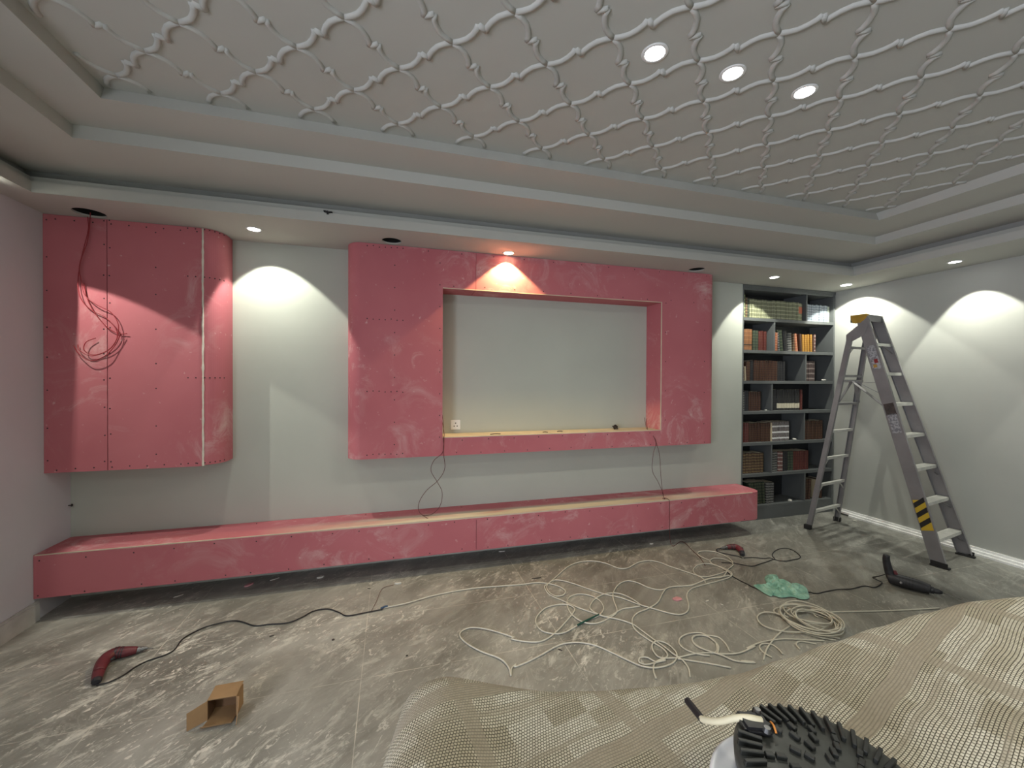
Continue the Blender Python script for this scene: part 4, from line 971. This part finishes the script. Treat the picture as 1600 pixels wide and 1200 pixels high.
# ================================================================== CARDBOARD BOX
M['card'] = noisy('cardboard', (.33, .20, .095), .10, 9, .85, bmp=.1, bscale=50); M['card_in_shade'] = noisy('cardboard_inside_shade', (.16, .09, .045), .1, 9, .9)  # inner faces darker, the shade of the cavity put into the colour
p0 = fl(323.5, 1127); p1 = fl(370, 1119); ux = (p1-p0); BW = ux.length; ang = math.atan2(ux.y, ux.x)
cb = thing('cardboard_box', 'small open brown cardboard box lying on its side on the floor', 'box', p0, ang)
BHt, BD, T = .098, .085, .003
def cbb(name, *a, m_='card'): return obj(name, box(*a), m_, cb)
bm = bmesh.new()
bx(bm, 0, BW, 0, BD, .001, T); bx(bm, 0, BW, BD-T, BD, T, BHt); bx(bm, 0, T, 0, BD-T, T, BHt); bx(bm, BW-T, BW, 0, BD-T, T, BHt); bx(bm, 0, BW, 0, BD, BHt, BHt+T)
bi = obj('box_body', bm, ['card', 'card_in_shade'], cb)
for f in bi.data.polygons:
    c_ = f.center; nn_ = f.normal
    if T*.5 < c_.x < BW-T*.5 and c_.y > 0 and .002 < c_.z < BHt+T*.5 and ((nn_.z < -.5 and c_.z > .05) or (nn_.y < -.5 and c_.y > .05) or abs(nn_.x) > .5): f.material_index = 1
def flap(name, pts, thv=Vector((0, 0, T))):
    bm = bmesh.new(); A = [bm.verts.new(p) for p in pts]; B = [bm.verts.new(Vector(p)+Vector(thv)) for p in pts]; n = len(pts)
    for i in range(n): bm.faces.new((A[i], A[(i+1) % n], B[(i+1) % n], B[i]))
    bm.faces.new(A[::-1]); bm.faces.new(B); bmesh.ops.recalc_face_normals(bm, faces=bm.faces[:]); return obj(name, bm, 'card', cb)
flap('flap', [(0, 0, .006), (0, 0, BHt), (-.065, -.045, BHt-.014), (-.065, -.045, .002)], (.002, -.002, 0))
flap('flap', [(BW, 0, .004), (BW, 0, BHt), (BW+.012, -.012, BHt+.006), (BW+.022, -.050, BHt-.02), (BW+.016, -.060, .001)], (.003, 0, 0))
flap('flap', [(.004, 0, .002), (BW-.004, 0, .002), (BW-.008, -.040, .001), (-.004, -.044, .001)], (0, 0, .004))
flap('flap', [(-.004, -.044, .002), (BW-.008, -.040, .002), (BW-.006, -.052, .018), (-.008, -.056, .018)], (0, -.003, .001))
flap('flap', [(.002, .0, BHt+.001), (BW-.002, .0, BHt+.001), (BW+.004, BD*.9, BHt+.020), (.006, BD*.9, BHt+.016)], (0, 0, .003))

# ================================================================== DEBRIS
deb = [
 (388, 915, .075, .035, .010, .9, 'pinkchip', 'pink plasterboard chip on the floor below the left part of the bench', 'board_chip'),
 (501, 902.5, .055, .035, .011, .5, 'chip', 'white rounded plaster chip near the bench, right of the pink chip', 'plaster_chip'),
 (430, 905, .07, .012, .006, .8, 'chip', 'thin white sliver between the pink chip and the rounded white chip', 'plaster_sliver'),
 (278, 932, .06, .010, .005, .9, 'chip', 'thin pale sliver on the floor left of the pink chip', 'plaster_sliver'),
 (622, 912.5, .06, .020, .012, .35, 'chip', 'white plaster stick on the floor right of a tile joint', 'plaster_chip'),
 (1058, 937, .085, .055, .010, .3, 'pinkchip', 'flat pink plasterboard offcut inside the white cable tangle', 'board_chip'),
 (784, 862, .07, .014, .006, .2, 'chip', 'white curved sliver under the middle of the bench', 'plaster_sliver'),
 (1018, 850, .04, .014, .006, .1, 'chip', 'small white sliver on the floor under the right part of the bench', 'plaster_sliver'),
 (1336, 813.5, .05, .022, .006, -.6, 'chip', 'white chip on the floor between the ladder and the right wall skirting', 'plaster_chip'),
 (521, 1000, .018, .012, .006, .4, 'stick', 'tiny black crumb on the open floor above the carton', 'crumb'),
 (636, 1025, .014, .010, .005, .4, 'stick', 'tiny dark crumb left of the white cable bend', 'crumb'),
 (875, 1016, .03, .008, .005, -.4, 'stick', 'dark splinter inside the large cable loop', 'splinter'),
 (1367, 903, .02, .006, .004, -.6, 'stick', 'dark splinter left of the black drill', 'splinter'),
 (700, 862, .03, .012, .006, .2, 'chip', 'tiny white chip below the bench left of the white curved sliver', 'plaster_chip'),
 (425, 994, .03, .008, .004, .6, 'stick', 'dark sliver on the floor below the winding black cord', 'splinter'),
 (577, 920, .03, .006, .003, -.2, 'stick', 'short dark stick on the tile joint near the bench', 'splinter'),
 (838, 904, .09, .007, .006, .25, 'stick', 'thin black stick on the floor just above the white cable', 'splinter'),
 (1105, 939, .04, .010, .004, .5, 'chip', 'small white scrap right of the flat pink offcut', 'plaster_chip'),
 (1128, 945, .03, .008, .004, -.7, 'chip', 'small white scrap left of the green bag edge', 'plaster_chip'),
 (1283, 1050, .03, .02, .01, .2, 'chip', None, None)]
for (u, v, a, b_, h, rz, mm, lab, nm) in deb:
    if lab: chip(fl(u, v, .0005), a, b_, h, rz-YAW, mm, lab, nm, 'debris', seed=int(u))
# loose wire offcut from the tile joint
cable_o = cable('wire_offcut', [fl(580, 955, .004), fl(588, 940, .004), fl(594, 925, .006), fl(600, 918, .004), fl(615, 914, .004)], .0015, 'darkwire')
tag(cable_o, 'thin dark wire offcut curling up from the cable towards the bench', 'wire')

# ================================================================== DRAPED RUG
def rug_mat():
    m = mat('woven_rug', (.5, .45, .36), .95); tc = N(m, 'ShaderNodeTexCoord'); uv = tc.outputs['UV']
    s = N(m, 'ShaderNodeSeparateXYZ'); L(m, uv, s.inputs[0]); u, v = s.outputs[0], s.outputs[1]
    wn = N(m, 'ShaderNodeTexNoise', Scale=5.0, Detail=2.0); L(m, uv, wn.inputs['Vector'])
    wob = mth(m, 'MULTIPLY', mth(m, 'SUBTRACT', wn.outputs['Fac'], .5), .02)
    uu = mth(m, 'ADD', u, wob); vv = mth(m, 'SUBTRACT', v, wob)
    P_ = .0043
    def cell(x, per): return mth(m, 'ABSOLUTE', mth(m, 'SUBTRACT', mth(m, 'FRACT', mth(m, 'DIVIDE', x, per)), .5))
    # alternate rows are offset half a stitch
    row = mth(m, 'FLOOR', mth(m, 'DIVIDE', v, P_)); odd = mth(m, 'MULTIPLY', mth(m, 'MODULO', mth(m, 'ABSOLUTE', row), 2.0), P_/2)
    cu = cell(mth(m, 'ADD', u, odd), P_); cv = cell(v, P_)
    du = mth(m, 'SUBTRACT', 1.0, mth(m, 'POWER', mth(m, 'MULTIPLY', cu, 2.0), 2.2)); dv = mth(m, 'SUBTRACT', 1.0, mth(m, 'POWER', mth(m, 'MULTIPLY', cv, 2.0), 2.2))
    hgt = mth(m, 'MINIMUM', du, dv)
    def band(x, per, wd, off=0.0): return mth(m, 'LESS_THAN', mth(m, 'ABSOLUTE', mth(m, 'SUBTRACT', mth(m, 'FRACT', mth(m, 'ADD', mth(m, 'DIVIDE', x, per), off)), .5)), wd/per/2)
    big = N(m, 'ShaderNodeTexNoise', Scale=3.0, Detail=1.0); L(m, uv, big.inputs['Vector'])
    sw = mth(m, 'MULTIPLY', mth(m, 'SUBTRACT', big.outputs['Fac'], .5), .14)
    b2 = band(vv, .165, .030, .22); b1 = band(mth(m, 'ADD', uu, mth(m, 'MULTIPLY', sw, .35)), .21, .022, .1); b3 = band(vv, .0825, .008, .44)
    bands = mth(m, 'MAXIMUM', b2, mth(m, 'MAXIMUM', mth(m, 'MULTIPLY', b1, .8), mth(m, 'MULTIPLY', b3, .55)))
    # rectangular blocks of lighter / darker stitching between the bands
    bu = mth(m, 'FLOOR', mth(m, 'DIVIDE', uu, .062)); bv = mth(m, 'FLOOR', mth(m, 'DIVIDE', vv, .030)); cx_ = N(m, 'ShaderNodeCombineXYZ'); L(m, bu, cx_.inputs[0]); L(m, bv, cx_.inputs[1])
    wh = N(m, 'ShaderNodeTexWhiteNoise', noise_dimensions='3D'); L(m, cx_.outputs[0], wh.inputs[0])
    n1 = N(m, 'ShaderNodeTexNoise', Scale=7.0, Detail=2.0); L(m, uv, n1.inputs['Vector'])
    bk_ = mth(m, 'ADD', mth(m, 'MULTIPLY', wh.outputs[0], .55), mth(m, 'MULTIPLY', n1.outputs['Fac'], .6))
    pale = ramp(m, bk_, [(.38, (.48, .43, .31)), (.50, (.58, .53, .40)), (.8, (.70, .66, .53))])
    # thread-to-thread variation
    ci = N(m, 'ShaderNodeCombineXYZ'); L(m, mth(m, 'FLOOR', mth(m, 'DIVIDE', u, P_)), ci.inputs[0]); L(m, row, ci.inputs[1])
    wt = N(m, 'ShaderNodeTexWhiteNoise', noise_dimensions='3D'); L(m, ci.outputs[0], wt.inputs[0])
    pale = mix(m, mth(m, 'MULTIPLY', wt.outputs[0], .35), pale, (.34, .29, .19))
    tau = mix(m, mth(m, 'MULTIPLY', wt.outputs[0], .4), (.36, .31, .225), (.27, .23, .16))
    gap = ramp(m, hgt, [(.20, (.07, .058, .038)), (.60, (1, 1, 1))])
    pale = mix(m, 1.0, pale, gap, 'MULTIPLY')
    # the bands are woven flat in long threads
    lines = ramp(m, cv, [(.2, (1, 1, 1)), (.5, (.66, .66, .66))]); tau = mix(m, 1.0, tau, lines, 'MULTIPLY')
    c = mix(m, bands, pale, tau)
    L(m, c, bsdf(m).inputs['Base Color']); bump(m, hgt, .35, .002); return m
M['rug'] = rug_mat()
ridge_px = [(640, 1062, 1.165), (700, 1048, 1.18), (780, 1058, 1.160), (860, 1071, 1.15), (930, 1071, 1.15), (1000, 1066, 1.15), (1080, 1058, 1.155), (1150, 1045, 1.16), (1230, 1020, 1.18), (1300, 996, 1.20), (1370, 972, 1.22), (1440, 951, 1.24), (1520, 932, 1.25), (1600, 925, 1.26), (1700, 925, 1.262), (1900, 930, 1.262)]
fwh = Vector((math.sin(YAW), math.cos(YAW), 0)); rth = Vector((math.cos(YAW), -math.sin(YAW), 0))
RP = []
for u, v, z in ridge_px:
    d = ray(u, v); t = (z-H)/d.z; p = d*t; RP.append((p.dot(rth), p.dot(fwh), z))
def lerp_tab(a, k):
    if a <= RP[0][0]: return RP[0][k]
    for p, q in zip(RP, RP[1:]):
        if a <= q[0]:
            t = (a-p[0])/(q[0]-p[0]); t = t*t*(3-2*t)*.5+t*.5; return p[k]+(q[k]-p[k])*t
    return RP[-1][k]
AL = -.170
RR = .04
def edge_map(s):
    """arc length from the floor line up: returns (offset inward, drop)"""
    if s < 0: return 0.0, -s+RR
    if s < RR*PI/2: a = s/RR; return RR*(1-math.cos(a)), RR*(1-math.sin(a))
    return RR+(s-RR*PI/2), 0.0
NSIDE = 16
ps = [-1.10+1.10*i/NSIDE for i in range(NSIDE)]+[RR*PI/2*i/8 for i in range(8)]+[RR*PI/2+1.45*i/150 for i in range(151)]
qs = [-1.10+1.10*i/NSIDE for i in range(NSIDE)]+[RR*PI/2*i/8 for i in range(8)]+[RR*PI/2+.72*i/80 for i in range(81)]
bm = bmesh.new(); uvl = bm.loops.layers.uv.new('UVMap'); grid = []; UVc = {}
OR = Vector((0, 0, 0)) + rth*.5 + fwh*.35
for p in ps:
    col = []
    for q in qs:
        ox, dx = edge_map(p); oy, dy = edge_map(q)
        a = AL+ox; bq = lerp_tab(a, 1)+RR*.35-oy
        T_ = lerp_tab(a, 2); 
        inn = max(0, oy-RR)
        T_ += .012*mnoise.noise(Vector((a*5, bq*5, 0)))*min(1, inn*6)+.006*mnoise.noise(Vector((a*14, bq*14, 3)))*min(1, inn*6)
        T_ += -.02*math.exp(-((a-.0)/.05)**2)*math.exp(-((inn-.10)/.08)**2)   # soft hollow behind the left hump
        z = T_-dx-dy
        if z < .004:
            z = .004
        drp = max(dx, dy)
        fold = .018*mnoise.noise(Vector((a*9+bq*9, 7, z*.8)))*min(1, drp*2.0)
        if dx > dy: a -= fold+.02*min(1, dx)
        elif dy > 0: bq += fold+.03*min(1, dy)
        pos = rth*a+fwh*bq; pos.z = z
        vtx = bm.verts.new(pos-OR); col.append(vtx); UVc[vtx] = (p, q)
    grid.append(col)
RA = math.radians(24)
for i in range(len(grid)-1):
    for j in range(len(grid[0])-1):
        f = bm.faces.new((grid[i][j], grid[i][j+1], grid[i+1][j+1], grid[i+1][j]))
        for l in f.loops:
            p, q = UVc[l.vert]; l[uvl].uv = (p*math.cos(RA)-q*math.sin(RA), -p*math.sin(RA)-q*math.cos(RA))
bmesh.ops.recalc_face_normals(bm, faces=bm.faces[:])
rug = obj('woven_rug', bm, 'rug', None, True, loc=OR)
tag(rug, 'beige and taupe woven rug draped over a chest-high heap in the foreground', 'rug')

# ================================================================== LAMP FITTING ON THE RUG
M['fin'] = noisy('black_cast_fins', (.016, .017, .015), .3, 60, .45); M['finbase'] = noisy('dark_cast_base', (.040, .042, .036), .2, 60, .5)
M['sleeve'] = noisy('cream_sleeve', (.66, .60, .42), .06, 40, .6); M['trimw'] = noisy('white_enamel', (.70, .70, .72), .05, 8, .35)
ctr = ray(1306, 1228); t = (1.215-H)/ctr.z; ctr = ctr*t; ctr.z = 1.215
lf = thing('downlight_fitting', 'round black finned ceiling lamp fitting with white rim lying upside down on the rug', 'lamp', ctr, -YAW)
lf.rotation_euler = (math.radians(4), math.radians(5), -YAW)
bm = bmesh.new()
cxw, cyw = -.026, -.012
n = 72; prof = [(.0, -.040), (.098, -.040), (.1015, -.036), (.102, -.030), (.099, -.0275), (.096, -.0295), (.088, -.030), (.03, -.030)]
rings = [[bm.verts.new((cxw+max(r, .001)*math.cos(2*PI*i/n), cyw+max(r, .001)*math.sin(2*PI*i/n), z)) for i in range(n)] for r, z in prof]
for a, b_ in zip(rings, rings[1:]):
    for i in range(n): bm.faces.new((a[i], a[(i+1) % n], b_[(i+1) % n], b_[i]))
bm.faces.new(rings[0][::-1]); bm.faces.new(rings[-1]); o = obj('rim', bm, 'trimw', lf, True); o['label'] = 'white enamel rim'
RF = .098
bm = bmesh.new(); n = 72
prof = [(RF-.012, -.030), (RF-.002, -.012), (RF, .0), (RF-.002, .004), (.05, .005)]
rings = [[bm.verts.new((r*math.cos(2*PI*i/n), r*math.sin(2*PI*i/n), z)) for i in range(n)] for r, z in prof]
for a, b_ in zip(rings, rings[1:]):
    for i in range(n): bm.faces.new((a[i], a[(i+1) % n], b_[(i+1) % n], b_[i]))
bm.faces.new(rings[0][::-1]); bm.faces.new(rings[-1]); base = obj('heat_sink', bm, 'finbase', lf, True)
rf = random.Random(2)
cnt = 0
def fin(parent, x0, y0, ang, l, w_=.0036, h_=.006):
    bm = bmesh.new(); d = Vector((math.cos(ang), math.sin(ang), 0))
    bar(bm, Vector((x0, y0, .004+h_/2))-d*l/2, Vector((x0, y0, .004+h_/2))+d*l/2, w_, h_); bmesh.ops.bevel(bm, geom=bm.edges[:], offset=.0007, segments=1, affect='EDGES')
    return obj('fin', bm, 'fin', parent)
# 30 long fins round the edge, staggered short studs towards the middle
for k in range(44):
    a = 2*PI*k/44
    if abs(((math.degrees(a)-138+180) % 360)-180) < 9: continue
    fin(base, .082*math.cos(a), .082*math.sin(a), a+.25, .026, .0046)
for rr, nn, ll in ((.063, 17, .010), (.051, 14, .011), (.039, 10, .011), (.027, 7, .010)):
    for k in range(nn):
        a = 2*PI*k/nn+rr*9
        if rr > .04 and abs(((math.degrees(a)-138+180) % 360)-180) < 16: continue
        fin(base, rr*math.cos(a), rr*math.sin(a), a+.3, ll, .0062, .0055)
# cable gland, screws, sleeve, dark connector
gp = Vector((-.056, .060, 0))
bm = bmesh.new(); bx(bm, gp.x-.016, gp.x+.018, gp.y-.014, gp.y+.014, .004, .014); bmesh.ops.bevel(bm, geom=bm.edges[:], offset=.003, segments=2, affect='EDGES'); tb = obj('cable_clamp', bm, 'black', lf)
for (dx, dy) in ((.0, .013), (-.004, -.013)):
    bm = bmesh.new(); cyl(bm, (gp.x+dx+.012, gp.y+dy), .0045, .0035, .012, .0175, 14); obj('screw', bm, 'metal', tb)
def loc_pt(u, v, z):
    d = ray(u, v); t_ = (z-H)/d.z; p = d*t_; return Vector((p.x, p.y, z))
lead = thing('lamp_lead', 'short cream sleeved lead with a black tip between the rug and the finned lamp', 'cable', loc_pt(1120, 1127, 1.205))
o0 = Vector(lead.location)
P = [loc_pt(1190, 1126, 1.236), loc_pt(1170, 1122, 1.238), loc_pt(1150, 1122, 1.234), loc_pt(1125, 1127, 1.222), loc_pt(1106, 1126, 1.212), loc_pt(1096, 1123, 1.206)]
b_ = bmesh.new(); tube(b_, catmull([p-o0 for p in P], 6), .0040, 12); obj('cream_sleeve', b_, 'sleeve', lead, True)
P = [loc_pt(1098, 1125, 1.206), loc_pt(1090, 1115, 1.204), loc_pt(1082, 1105, 1.202), loc_pt(1074, 1095, 1.200)]
b_ = bmesh.new(); tube(b_, catmull([p-o0 for p in P], 5), .0046, 12); o = obj('black_tip', b_, 'black', lead, True)
M['ow'] = mat('orange_wire', (.6, .22, .04), .5)
b_ = bmesh.new(); tube(b_, catmull([loc_pt(1204, 1128, 1.236)-o0, loc_pt(1209, 1134, 1.238)-o0, loc_pt(1213, 1146, 1.234)-o0], 5), .0013, 6); obj('core_wire', b_, 'ow', lead, True)
